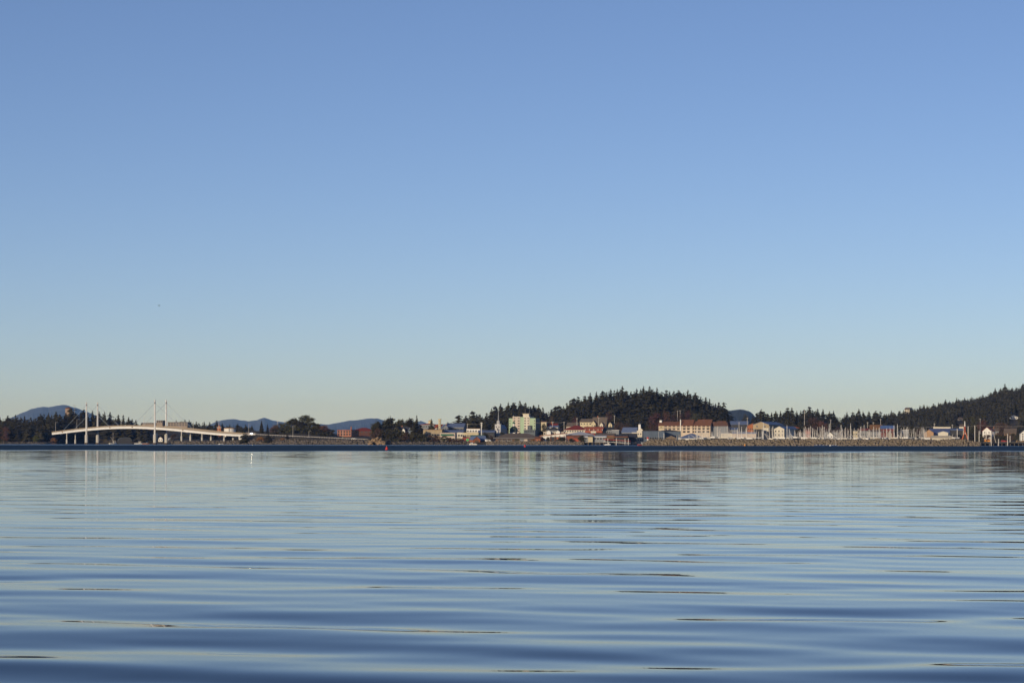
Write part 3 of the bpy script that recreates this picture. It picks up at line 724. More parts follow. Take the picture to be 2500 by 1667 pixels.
def tank():
    p = P(561, 0, 2760); g = ground(p.x, p.y)-.3; r = thing('storage_tank', 'white round storage tank with rust-coloured rim above the bridge', 'tank', (p.x, p.y, g))
    h = ZP(561, 1046, 2760)-g; rad = 14.2/F*2760
    MB().lathe([(rad, 0), (rad, h)], 24).build('shell', WHITE, r); rt = MB().lathe([(rad+.15, h+.01), (rad+.15, h+.5), (.4, h+1.1)], 24).build('roof', mat('rust_rim', (.42, .22, .08), .8), r)
    m = MB()
    for i in range(10): m.box(-.3, .3, -rad-.35, -rad-.05, h*i/10+.4, h*i/10+.5)
    m.box(-.35, -.28, -rad-.4, -rad-.02, 0, h+1).box(.28, .35, -rad-.4, -rad-.02, 0, h+1); m.build('ladder', STEEL, r)
tank()
def orange_mast():
    p = P(535, 0, 2720); g = ground(p.x, p.y); r = thing('signal_tower', 'orange-brown stepped signal tower above the bridge left of tank', 'tower', (p.x, p.y, g))
    z = lambda py: ZP(535, py, 2720)-g
    MB().box(-2.0, 2.0, -1.6, 1.6, 0, z(1044)).build('base', ORANGE, r); MB().box(-2.5, 2.5, -2, 2, z(1044)+.01, z(1043)).build('platform', WHITE, r)
    MB().box(-1.2, 1.2, -1, 1, z(1043)+.01, z(1039)).build('cabin', ORANGE, r); MB().tube((0, 0, z(1039)), (0, 0, z(1031)), .15, .08).build('mast', ORANGE, r)
orange_mast()
def hill_tower():
    p = P(167, 0, 2892); g = ground(p.x, p.y); r = thing('lookout_tower', 'beige stone lookout tower with red-brown roof above the island trees', 'tower', (p.x, p.y, g-.3), R(-20))
    z = lambda py: ZP(167, py, 2892)-g
    MB().lathe([(3.9, 0), (3.7, z(997))], 8).build('wall', mat('beige_stone', (.30, .22, .17), .9), r)
    MB().lathe([(4.2, z(997)+.02), (4.2, z(996)), (.5, z(993))], 8).build('roof', R_BROWN, r)
    q = P(182, 0, 2868); gg = ground(q.x, q.y); t = thing('antenna_mast', 'thin antenna mast with crossbars beside the lookout tower', 'mast', (q.x, q.y, gg))
    hh = ZP(182, 988, 2868)-gg; MB().tube((0, 0, 0), (0, 0, hh), .25, .12).build('pole', STEEL, t)
    for k, l in ((.5, 2.2), (1.8, 1.6)): MB().tube((-l, 0, hh-k), (l, 0, hh-k), .12).build('crossbar', STEEL, t)
hill_tower()

# ---------- between the causeway and the church
house('brick_building', 'orange brick building with tall chimney block left of the wooded point', 'building', 823, 858, 1049, 1049, 2450, 16, 'flat', BRICK, R_RED, -24, wins=(2, 5, 1.5, 1.7, .3, .68), swins=(2, 5, 1.3, 1.5, .3, .68), chim=[(.45, 3.2)])
house('brick_building', 'long dark red-roofed hall behind the orange brick building', 'building', 858, 909, 1043.7, 1052, 2490, 18, 'hip', mat('dark_brick', (.10, .045, .035), .9), R_RED, -10, wins=(1, 5, 1.5, 1.4, .8, .8))
house('house', 'beige gabled house among trees on the wooded point', 'house', 961, 973, 1041, 1048, 2400, 11, 'gable_front', CREAM, R_DARK, -15, wins=(2, 2, .9, 1.2, .45, .8))
house('house', 'dark blue-roofed house with small white gable on the wooded point', 'house', 974, 991, 1041.5, 1050, 2420, 12, 'gable', WHITE, R_DARK, -14, wins=(1, 3, 1.0, 1.2, .7, .7), chim=[(-.6, 1.0)])
house('house', 'small white gabled dormer house in front of the dark blue roof', 'house', 981, 988.5, 1045.5, 1050, 2400, 8, 'gable_front', WHITE, R_DARK, -12, wins=(1, 1, 1.2, 1.4, .75, .75))
house('house', 'light blue gabled house left of the tall pointed spruce', 'house', 992, 1008, 1043, 1053, 2405, 12, 'gable_front', LBLUE, R_DARK, 16, wins=(2, 2, 1.0, 1.2, .5, .8))
def cupola_house():
    r = house('school_building', 'grey building with red roof and pale yellow cupola right of the tall spruce', 'building', 1027, 1060, 1033, 1036.5, 2520, 14, 'hip', GREYW, R_ORANGE, -10, wins=(2, 6, 1.1, 1.4, .55, .8))
    g = r.location.z; z = lambda py: ZP(1044, py, 2520)-g
    c = MB().box(-.2, 3.4, 5, 8.6, z(1034), z(1027)).build('cupola', YELLOW, r)
    MB().add([(-.7, 4.5, z(1027)+.01), (3.9, 4.5, z(1027)+.01), (3.9, 9.1, z(1027)+.01), (-.7, 9.1, z(1027)+.01), (1.6, 6.8, z(1024.5))], [(3,2,1,0),(0,1,4),(1,2,4),(2,3,4),(3,0,4)]).build('cupola_roof', YELLOW, c)
cupola_house()
house('hall', 'red-roofed hall at the foot of the yellow chimney tower', 'building', 1060, 1089, 1036, 1044, 2480, 15, 'gable', CREAM, R_ORANGE, -14, wins=(1, 5, 1.2, 1.4, .7, .7))
def yellow_tower():
    p = P(1073.5, 0, 2466); g = ground(p.x, p.y); r = thing('chimney_tower', 'tall square pale yellow chimney tower above the red roof', 'tower', (p.x, p.y, g), R(-14))
    z = ZP(1073, 1024, 2466)-g; MB().box(-1.05, 1.05, -1.05, 1.05, 0, z).build('shaft', YELLOW, r); MB().box(-1.4, 1.4, -1.4, 1.4, z+.01, z+.7).build('cap', YELLOW, r)
    for k in range(4): add_window(r, 0, -1.05, z-2.2-2.4*k, .5, 1.0)
yellow_tower()
house('hall', 'shaded grey hall with long blue-grey roof right of the chimney tower', 'building', 1090, 1132, 1033.5, 1042.5, 2470, 20, 'gable', GREYW, R_BLUE, -6, wins=(1, 12, 1.0, 2.6, .66, .66))
house('hall', 'shaded blue-grey gable end beside the yellow chimney tower', 'building', 1080, 1094, 1036, 1044, 2452, 14, 'gable_front', GREYW, R_BLUE, 8, wins=(2, 3, .9, 1.3, .55, .8))
house('shop', 'long tan flat-roofed shop below the cupola building', 'shop', 1033, 1079, 1048, 1048, 2380, 18, 'flat', TAN, R_BROWN, -6, wins=(1, 7, 2.2, 1.6, .45, .45))
house('shop', 'long low building with blue-grey roof below the shaded hall', 'shop', 1078, 1130, 1050, 1055, 2390, 20, 'gable', CREAM, R_BLUE, -4, wins=(1, 8, 1.6, 1.5, .5, .5))
def green_awning():
    r = house('shop', 'pinkish shop with dark green awning near the shore', 'shop', 1074, 1111, 1055.5, 1055.5, 2345, 14, 'flat', PEACH, R_GREY, -6, wins=(1, 5, 2.0, 1.3, .2, .2))
    W = 36/F*2345; e = ZP(1092, 1059, 2345)-r.location.z
    MB().prism_x([(-.05, e), (-2.0, e-1.2), (-2.0, e-1.5), (-.05, e-.3)], -W/2+.5, W/2-1.0).build('awning', R_GREEN, r)
green_awning()
house('warehouse', 'pale yellow ribbed warehouse near the shore left of the orange boat shed', 'building', 1130, 1168, 1055, 1055, 2360, 16, 'flat', YELLOW, R_GREY, -6, wins=(1, 9, .8, 2.6, .42, .42))
house('store', 'white box building with thin red roof line above yellow warehouse', 'building', 1139, 1172, 1045.5, 1045.5, 2440, 16, 'flat', WHITE, R_BROWN, -8, wins=(1, 5, 1.4, 1.2, .72, .72))
house('store', 'dark low building with blue-grey roof left of the white steeple', 'building', 1168, 1207, 1050.5, 1055, 2400, 18, 'gable', DARKW, R_BLUE, -5, wins=(1, 7, 1.5, 1.5, .5, .5))
def boat_shed():
    r = house('boat_shed', 'orange gabled boat shed with blue roof at the water edge', 'shed', 1155, 1172, 1065, 1073, 2310, 12, 'gable_front', ORANGE, R_BLUE, 22, basez=1.0)
    g = r.location.z; MB().box(-2, 2, -.08, .05, .4, 3.2).build('door', BROWNW, r); add_window(r, 0, 0, 4.4, 1.0, .9)
boat_shed()
house('boat_shed', 'long shed with dark blue roof joined right of the orange boat shed', 'shed', 1170, 1187, 1064, 1074, 2318, 12, 'gable', DARKW, R_BLUE, 12, basez=1.0)
house('boat_shed', 'low dull green-roofed shed behind the orange boat shed', 'shed', 1150, 1180, 1062.6, 1066.5, 2335, 9, 'gable', CREAM, R_GREEN, -5)
house('boat_shed', 'small orange-roofed lean-to left of the orange boat shed', 'shed', 1129, 1153, 1068, 1073, 2318, 8, 'gable', ORANGE, R_ORANGE, -8, wins=(1, 4, 1.0, 1.0, .4, .4))

# ---------- white church with spire
CHW = mat('church_white', (.50, .49, .48), .7, .12, .4, streak=True)
def church():
    D = 2420; p = P(1215, 0, D); g = ground(p.x, p.y)-.3; a = R(-14)
    r = thing('church', 'white church with square tower and thin pale spire', 'church', (p.x, D, g), a)
    z = lambda py: ZP(1215, py, D)-g; k = D/F
    MB().box(-7.2*k, 7.2*k, 0, 5.6, 0, z(1037)).build('tower', CHW, r)
    MB().box(-7.5*k, 7.5*k, -.15, 5.75, z(1037)+.01, z(1035.4)).build('cornice', CHW, r)
    b = MB().box(-3.1*k, 3.1*k, 1.4, 4.0, z(1035.4)+.02, z(1027.5)).build('belfry', CHW, r)
    MB().box(-1.3*k, 1.3*k, 1.3, 1.5, z(1034), z(1029.5)).build('louvre', GREYW, b)
    MB().lathe([(2.9*k, z(1027.5)+.02), (1.5*k, z(1025.5)), (.2*k, z(998))], 8, 0, 2.7).build('spire', mat('spire_paint', (.30, .31, .32), .6), r)
    n = MB().prism_y([(-6.2*k, 0), (6.2*k, 0), (6.2*k, z(1046)), (0, z(1037.4)), (-6.2*k, z(1046))], 5.62, 26).build('nave', CHW, r)
    rf = MB()
    for s in (-1, 1): rf.prism_y([(s*6.7*k, z(1046.6)), (0, z(1037.35)), (0, z(1036.6)), (s*6.7*k, z(1045.8))], 5.63, 26.4)
    rf.build('roof', R_BLUE, r)
    add_window(r, 0, 0, z(1050), 1.1, 2.0); add_window(r, -3.4*k, 0, z(1044), .8, 1.5); add_window(r, 3.4*k, 0, z(1044), .8, 1.5)
    for i in range(4): add_window(r, 6.2*k, 9+4.5*i, z(1053), 1.0, 2.2, math.pi/2)
    MB().box(-.7, .7, -.08, .05, .6, 3.2).build('door', BROWNW, r)
church()

# ---------- pale green apartment block
def apartments():
    D = 2560; a = R(-14); k = D/F/math.cos(a); p = P(1274.5, 0, D); g = ground(p.x, p.y)-.5
    r = thing('apartment_block', 'tall pale green and cream apartment block, highest building in town', 'apartment block', (p.x, D, g), a)
    z = lambda py: ZP(1274, py, D)-g
    X = lambda px: (px-1274.5)*k
    side = mat('shaded_grey_green_render', (0.17, 0.20, 0.18), .8, .15, .4)  # darker green render, the end wall's shade put into its colour
    segs = [(1242, 1251.5, 1021.8, GREENW, 0.5), (1251.5, 1269.5, 1017.6, PEACH, 0.0), (1269.5, 1279.5, 1018.6, GREENW, .35), (1279.5, 1293, 1017.6, CREAM, 0.0), (1293, 1307, 1021.4, GREENW, .5)]
    for x0, x1, t, m, y in segs:
        wl = MB().box(X(x0)+.001, X(x1)-.001, y, 19, 0, z(t)).build('wall', m, r)
        MB().box(X(x0)-.12, X(x1)+.12, y-.15, 19.1, z(t)+.005, z(t)+.35).build('parapet', CREAM if m is not GREENW else GREENW, wl)
    MB().box(X(1307), X(1307)+.25, .8, 19, 0, z(1021.4)-.1).build('end_wall', side, r)
    ph = MB().box(X(1274), X(1288), 5, 11, z(1018), z(1011)).build('penthouse', CREAM, r)
    MB().box(X(1273), X(1289), 4.6, 11.4, z(1011)+.01, z(1009.3)).build('penthouse_roof', YELLOW, ph)
    MB().tube((X(1278), 7, z(1009.4)), (X(1278), 7, z(997.5)), .14, .06).build('antenna', STEEL, r)
    MB().tube((X(1288), 8, z(1011)), (X(1288), 8, z(999)), .12, .05).build('antenna', STEEL, r)
    MB().tube((X(1253), 1, z(1017.5)), (X(1253), 1, z(1014)), .4, .4).build('vent', STEEL, r)
    rows = [1027, 1033.4, 1039.8, 1046.2, 1052.6]
    for px, y0, top, wd in ((1244.6, .5, 0, 1.1), (1256, 0, 1, 1.9), (1266.2, 0, 1, 1.9), (1282, 0, 1, 1.6), (1289.5, 0, 1, 1.3), (1304.6, .5, 0, 1.1)):
        for q in ([1021] if top else [])+rows:
            add_window(r, X(px), y0, z(q+1.2), wd, 1.1 if q != 1021 else .9, 0, m_frame)
    for i in range(3):
        for q in rows: add_window(r, X(1307)+.25, 4+5.5*i, z(q+1.2), 1.2, 1.2, math.pi/2, side)
    for q in (1258.5, 1270.5): pass
m_frame = CREAM
apartments()

# ---------- onion-domed cathedral and the slate octagon building
def cathedral():
    D = 2440; p = P(1252, 0, D); g = ground(p.x, p.y)-.3; r = thing('cathedral', 'dark domed cathedral with small green onion cupola before the apartment block', 'church', (p.x, D, g), R(-14))
    z = lambda py: ZP(1252, py, D)-g; k = D/F
    MB().lathe([(8.8*k, 0), (8.8*k, z(1053))], 8, 0, 4).build('drum', GREYW, r)
    dome = MB().lathe([(10.2*k, z(1053)+.02), (10.2*k, z(1051)), (9.6*k, z(1048)), (8.2*k, z(1044.5)), (5.5*k, z(1041.8)), (2.4*k, z(1040.3))], 16, 0, 4).build('dome', mat('dark_green_dome', (.045, .06, .05), .7), r, smooth=False)
    l = MB().lathe([(2.0*k, z(1040.4)), (2.0*k, z(1034.2))], 8, 0, 4).build('lantern', WHITE, r)
    MB().lathe([(2.2*k, z(1034.2)+.01), (3.6*k, z(1032.6)), (3.0*k, z(1030.8)), (1.0*k, z(1029.2)), (.25*k, z(1026.5))], 10, 0, 4).build('onion_cupola', R_GREEN, l)
    c = MB().tube((0, 4, z(1026.6)), (0, 4, z(1023.6)), .1, .1).build('cross', YELLOW, l)
    n = MB().box(-7*k, 7*k, -2.5, 2, 0, z(1056)).build('porch', WHITE, r); add_window(r, -1.6, -2.5, 3.2, 1.0, 2.0); add_window(r, 1.6, -2.5, 3.2, 1.0, 2.0)
    for i in range(3): add_window(r, -2.6+2.6*i, 4-8.8*k*.93, z(1058), .9, 1.6)
cathedral()
def octagon():
    D = 2410; p = P(1292, 0, D); g = ground(p.x, p.y)-.3; r = thing('library_building', 'slate grey building with stubby octagonal tower before the apartment block', 'building', (p.x, D, g), R(-8))
    z = lambda py: ZP(1292, py, D)-g; k = D/F
    m = mat('slate_grey_cladding', (.12, .14, .15), .8, .15, .4)
    MB().box(-13.5*k, 14.5*k, 0, 13, 0, z(1049.5)).build('wall', m, r); rf = MB().box(-14*k, 15*k, -.3, 13.3, z(1049.5)+.01, z(1048.8)).build('roof', R_DARK, r)
    t = MB().lathe([(6.2*k, z(1048.8)+.01), (6.0*k, z(1040))], 8, 0, 6).build('tower', m, r); MB().lathe([(6.6*k, z(1040)+.01), (6.6*k, z(1039)), (1.5*k, z(1038.4))], 8, 0, 6).build('tower_roof', R_DARK, t)
    for i in range(6): add_window(r, -10*k+i*4.1*k, 0, z(1055), 1.0, 1.4, 0, m)
    add_window(r, -1.5, 6-6.1*k*.92, z(1045.5), .9, 1.1, 0, m); add_window(r, 1.5, 6-6.1*k*.92, z(1045.5), .9, 1.1, 0, m)
octagon()
# ---------- shore row under the apartment block
def long_brown():
    r = house('shore_lodge', 'long low building with wide grey-brown roof above the pale rock sea wall', 'building', 1210, 1314, 1057.5, 1069.5, 2318, 22, 'hip', BROWNW, R_GREY, -3, over=2.0, trim=GREYW)
    D = 2318; g = r.location.z; k = D/F; z = lambda py: ZP(1262, py, D)-g
    for x0, x1 in ((1216, 1224), (1227, 1237.5), (1240, 1248.5), (1287, 1297)):
        add_window(r, ((x0+x1)/2-1262)*k, 0, z(1076), (x1-x0)*k*.9, 4.6*k*.45*1.0, 0, GREYW)
    for x0, x1, m in ((1257, 1268, SHRUBG), (1279.5, 1287.5, PEACH), (1269, 1279, GREYW)):
        MB().box((x0-1262)*k, (x1-1262)*k, -.16, .05, .6, z(1071.5)).build('panel', m, r)
    for x in (1226, 1238.5, 1249.5): MB().box((x-1262)*k-.15, (x-1262)*k+.15, -1.9, -1.6, 0, z(1070.2)).build('post', GREYW, r)
    MB().box((1216-1262)*k, (1250-1262)*k, -2.0, -1.4, .2, 1.3).build('terrace_wall', CONC, r)
long_brown()
house('shore_lodge', 'small red-orange gabled end house right of the long brown-roofed building', 'house', 1305, 1319, 1066, 1071, 2312, 9, 'gable', ORANGE, R_BROWN, -20, wins=(1, 2, .9, 1.1, .4, .4))
house('shop', 'cream shop with two pointed parapet gables right of the apartment block', 'shop', 1327, 1376, 1054, 1054, 2400, 16, 'flat', CREAM, PEACH, -6, wins=(1, 9, 1.4, 1.5, .72, .72))
def gables():
    D = 2398.5
    for i, px in enumerate((1339.5, 1362)):
        p = P(px, 0, D)
        house('shop_gable', ('left' if i == 0 else 'right')+' pointed white gable front on the cream shop', 'shop', px-5, px+5, 1051, 1054.5, 2397, 4, 'gable_front', WHITE, WHITE, -6, over=.2)
gables()
house('house', 'dark hip-roofed house behind the cream shop with pointed gables', 'house', 1334, 1363, 1042, 1050, 2470, 14, 'hip', GREYW, R_DARK, -10, wins=(1, 4, 1.1, 1.2, .75, .75))
def orange_canopy():
    r = house('visitor_hall', 'white-walled hall under a long rising orange roof edge', 'building', 1319, 1381, 1057.8, 1064.5, 2325, 14, 'shed', WHITE, ORANGE, -4, over=1.0)
    k = 2325/F; g = r.location.z
    z = lambda py: ZP(1350, py, 2325)-g
    MB().box((1342-1350)*k, (1380-1350)*k, -.2, .05, .5, z(1066)).build('recess_shade', DARKW, r)  # dark slab on the wall stands for the shade of an open front
    for px, m in ((1361, ORANGE), (1371, R_GREEN)): MB().box((px-2.2-1350)*k, (px+2.2-1350)*k, -.34, -.21, z(1072), z(1067)).build('panel', m, r)
    for px in (1345, 1355, 1366, 1377): MB().box((px-1350)*k-.14, (px-1350)*k+.14, -.9, -.62, 0, z(1062.5)).build('post', ORANGE, r)
    for px in (1323, 1329, 1335): add_window(r, (px-1350)*k, 0, z(1074), 1.2, 1.6)
orange_canopy()
house('visitor_hall', 'wide pale grey hip-roofed hall behind the red timber house', 'building', 1384, 1446, 1053.5, 1061.5, 2345, 24, 'hip', DARKW, R_PALE, -5, over=1.5, wins=(1, 6, 1.5, 1.3, .6, .6))
house('timber_house', 'red timber shore house with pale posts under the grey hip roof', 'house', 1383, 1418, 1062.5, 1064.5, 2318, 10, 'gable', mat('dark_red_timber', (.22, .075, .04), .8, streak=True), R_BROWN, -6, wins=(1, 7, 1.0, 2.0, .3, .3), basez=1.6)
house('timber_house', 'small low red shed at the waterside before the red timber house', 'shed', 1400, 1417, 1067, 1069, 2302, 7, 'gable', REDW, R_BROWN, -10, basez=1.6)
house('house', 'large house under a dark red hip roof above the grey hall', 'house', 1377, 1432, 1038, 1049.5, 2460, 20, 'hip', CREAM, R_RED, -8, wins=(1, 9, 1.2, 1.2, .8, .8))
house('house', 'brown gabled house behind the dark red roof', 'house', 1383, 1409, 1032, 1040.5, 2560, 12, 'gable', PEACH, R_GREY, -14, wins=(1, 4, 1.1, 1.2, .8, .8))
house('house', 'small pale flat-topped cottage at the wood edge right of the apartment block', 'house', 1321, 1334, 1028.5, 1030, 2690, 9, 'gable', YELLOW, R_BROWN, -8, wins=(1, 3, .9, 1.0, .7, .7))
house('house', 'cream and brick house with chimney below the wood, right of the apartments', 'house', 1336, 1360, 1034, 1040, 2580, 11, 'gable', CREAM, R_RED, -10, wins=(1, 4, 1.0, 1.2, .75, .75), chim=[(-.3, 1.8)])
house('house', 'low cream house under the brick-chimney house', 'house', 1342, 1362, 1039, 1042.5, 2520, 10, 'gable', CREAM, R_BLUE, -10, wins=(1, 4, 1.0, 1.2, .75, .75))
house('house', 'yellow house with grey roof at the foot of the central wood', 'house', 1416, 1451, 1022.5, 1030, 2680, 12, 'gable', YELLOW, R_GREY, -18, wins=(1, 5, 1.1, 1.2, .85, .85))
house('house', 'large dark brown-roofed house below the central wood with cream gables', 'house', 1446, 1480, 1018.5, 1036, 2650, 14, 'gable', BROWNW, R_GREY, -10, wins=(1, 4, 1.2, 1.4, .8, .8), chim=[(-.35, 1.5)])
house('house', 'cream gable wing left under the large dark brown roof', 'house', 1443, 1454, 1027, 1034, 2630, 8, 'gable_front', YELLOW, R_BROWN, -14, wins=(2, 2, .9, 1.1, .55, .82))
house('house', 'cream gable wing right under the large dark brown roof', 'house', 1464, 1472, 1031, 1036, 2628, 8, 'gable_front', CREAM, R_BROWN, -14, wins=(2, 1, .9, 1.1, .55, .82))
house('house', 'narrow cream gabled house right of the large brown-roofed house', 'house', 1485, 1494, 1030, 1036, 2620, 10, 'gable_front', YELLOW, R_DARK, -20, wins=(2, 1, 1.0, 1.2, .5, .8))
def red_hotel():
    r = house('red_building', 'bright orange-red two-tier building with dark window band', 'building', 1428, 1471, 1042, 1046.5, 2440, 13, 'gable', REDW, R_ORANGE, -4, over=.9, wins=(1, 9, 1.1, 1.2, .80, .80))
    k = 2440/F; g = r.location.z; z = lambda py: ZP(1449.5, py, 2440)-g
    MB().box(-21*k, 21*k, -2.4, -.02, z(1056), z(1051.6)).build('balcony', R_ORANGE, r)
    MB().box(-7*k, 6*k, -2.6, -2.41, z(1057), z(1052.2)).build('sign_panel', CREAM, r)
    for i in range(5): MB().box(-21*k+i*10.4*k, -21*k+i*10.4*k+.3, -2.3, -2.0, z(1051.6)+.01, z(1046.8)).build('post', WHITE, r)
red_hotel()
house('store', 'dark slate-roofed building right of the bright orange-red building', 'building', 1470.5, 1496, 1043, 1049, 2445, 14, 'gable', GREYW, R_DARK, -6, wins=(1, 5, 1.2, 1.2, .7, .7))
house('store', 'low grey shed with white fascia strip beside the slate-roofed building', 'shed', 1494, 1511, 1049.5, 1049.5, 2420, 10, 'flat', GREYW, WHITE, -8, wins=(1, 3, 1.3, 1.2, .5, .5))
# pier sheds on piles
def pier_shed(px0, px1, top, eave, D, dep, wm, rm, label, yaw=-6, fascia=None, wins=None):
    r = house('pier_shed', label, 'shed', px0, px1, top, eave, D, dep, 'gable', wm, rm, yaw, basez=2.6, over=.9, trim=fascia, wins=wins)
    W = (px1-px0)/F*D
    MB().box(-W/2-1, W/2+1, -2, dep+1, -.35, -.01).build('pier_deck', WOODP, r)
    for i in range(int(W/3.5)+1):
        for y in (-1.5, dep/2):
            x = -W/2+i*3.5; MB().tube((x, y, -4.5), (x, y, -.36), .22, .22, 6).build('pile', WOODP, r)
    return r
pier_shed(1427, 1478, 1063.5, 1066, 2300, 10, GREYW, R_PALE, 'low pier shed with thin white eave right of the red timber house', fascia=WHITE, wins=(1, 7, 1.4, 1.5, .5, .5))
pier_shed(1455, 1500, 1058, 1063, 2318, 12, BROWNW, R_GREY, 'grey-brown pier shed with orange eave above the red gangway', fascia=ORANGE)
pier_shed(1502, 1531, 1061, 1065, 2296, 12, DARKW, R_DARK, 'dark pier shed with orange beam right end of red gangway', fascia=ORANGE)
pier_shed(1515, 1552, 1058.5, 1067, 2310, 14, DARKW, R_DARK, 'dark hooded pier shed left of the cream tower house')
house('store', 'cream cottage wall patch between pier sheds, above the waterline', 'shed', 1436, 1447, 1064.5, 1066, 2297, 4, 'gable', YELLOW, R_GREY, -4, basez=2.6)
def gangway():
    a, b = P(1473, 1072, 2288), P(1539, 1076.5, 2284); o = Vector((a.x, a.y, 0)); r = thing('gangway', 'red-railed gangway sloping down beside the pier sheds', 'gangway', o)
    a -= o; b -= o
    MB().tube(a, b, .28, .28, 4).build('rail', mat('red_rail', (.50, .09, .06), .6), r)
    lo = Vector((0, 0, -2.1)); MB().tube(a+lo, b+lo, .2, .2, 4).build('walkway', ALU, r)
    for i in range(9):
        q = a.lerp(b, (i+.5)/9); MB().tube(q, q+lo, .06, .06, 4).build('baluster', ALU, r)
gangway()
for i, (px, top) in enumerate(((1484, 1071.5), (1505, 1070.5), (1526, 1071), (1534, 1071))):
    p = P(px, 0, 2282); t = thing('mooring_pile', 'pale mooring pile at the red gangway, %s from the left' % ordn[i], 'pile', (p.x, p.y, -4), 0, 'mooring piles at the gangway')
    z = ZP(px, top, 2282)+4; MB().tube((0, 0, 0), (0, 0, z), .3, .27, 8).build('post', PALEP, t); MB().lathe([(.36, z+.005), (.36, z+.15), (.02, z+.5)], 8).build('cap', WHITE, t)
def cream_tower():
    r = house('store', 'tall cream block with stepped gable parapet and little white steeple', 'building', 1555, 1573.5, 1051, 1051, 2330, 13, 'flat', CREAM, WHITE, -12, wins=(2, 3, .9, 1.2, .35, .75))
    k = 2330/F; g = r.location.z; z = lambda py: ZP(1564, py, 2330)-g
    MB().prism_y([(-6*k, z(1051)+.01), (6*k, z(1051)+.01), (4*k, z(1048.5)), (0, z(1045)), (-4*k, z(1048.5))], .2, 1.2).build('parapet', CREAM, r)
    s = MB().box(-8*k, -2.5*k, 5, 7.2, z(1051)+.02, z(1036)).build('steeple', WHITE, r)
    MB().add([(-8.6*k, 4.7, z(1036)+.01), (-1.9*k, 4.7, z(1036)+.01), (-1.9*k, 7.5, z(1036)+.01), (-8.6*k, 7.5, z(1036)+.01), (-5.2*k, 6.1, z(1032.6))], [(3,2,1,0),(0,1,4),(1,2,4),(2,3,4),(3,0,4)]).build('steeple_roof', GREYW, s)
cream_tower()
house('store', 'grey-blue gabled building left behind the cream block', 'building', 1518, 1552, 1043.5, 1055, 2400, 14, 'gable', GREYW, R_BLUE, -16, wins=(1, 4, 1.1, 1.2, .7, .7))
house('store', 'small cream annex left of the tall cream block', 'building', 1543, 1555, 1054, 1056, 2335, 8, 'gable', CREAM, R_PALE, -10, wins=(1, 2, .9, 1.1, .6, .6))
house('cannery', 'long slate-blue waterfront warehouse left of the hotel', 'warehouse', 1573, 1622, 1051, 1051, 2310, 24, 'flat', BLUEW, R_DARK, 3, wins=(1, 8, 1.6, 1.4, .3, .3))
house('cannery', 'slate-blue warehouse with low arched dark roof below the hotel wing', 'warehouse', 1606, 1662, 1049, 1053, 2330, 20, 'hip', BLUEW, R_DARK, 3, wins=(1, 7, 1.5, 1.6, .45, .45))
house('harbour_shed', 'tan-roofed open shelter behind the breakwater left of the blue hip roof', 'shed', 1626, 1651, 1063.5, 1070, 2265, 10, 'hip', BROWNW, mat('tan_roof', (.30, .22, .13), .85), -4)
house('harbour_office', 'harbour building under a wide blue hip roof below the hotel', 'building', 1660, 1712, 1058, 1069.5, 2270, 18, 'hip', WHITE, R_BLUE, -10, over=1.2, wins=(1, 8, 1.3, 1.5, .45, .45))

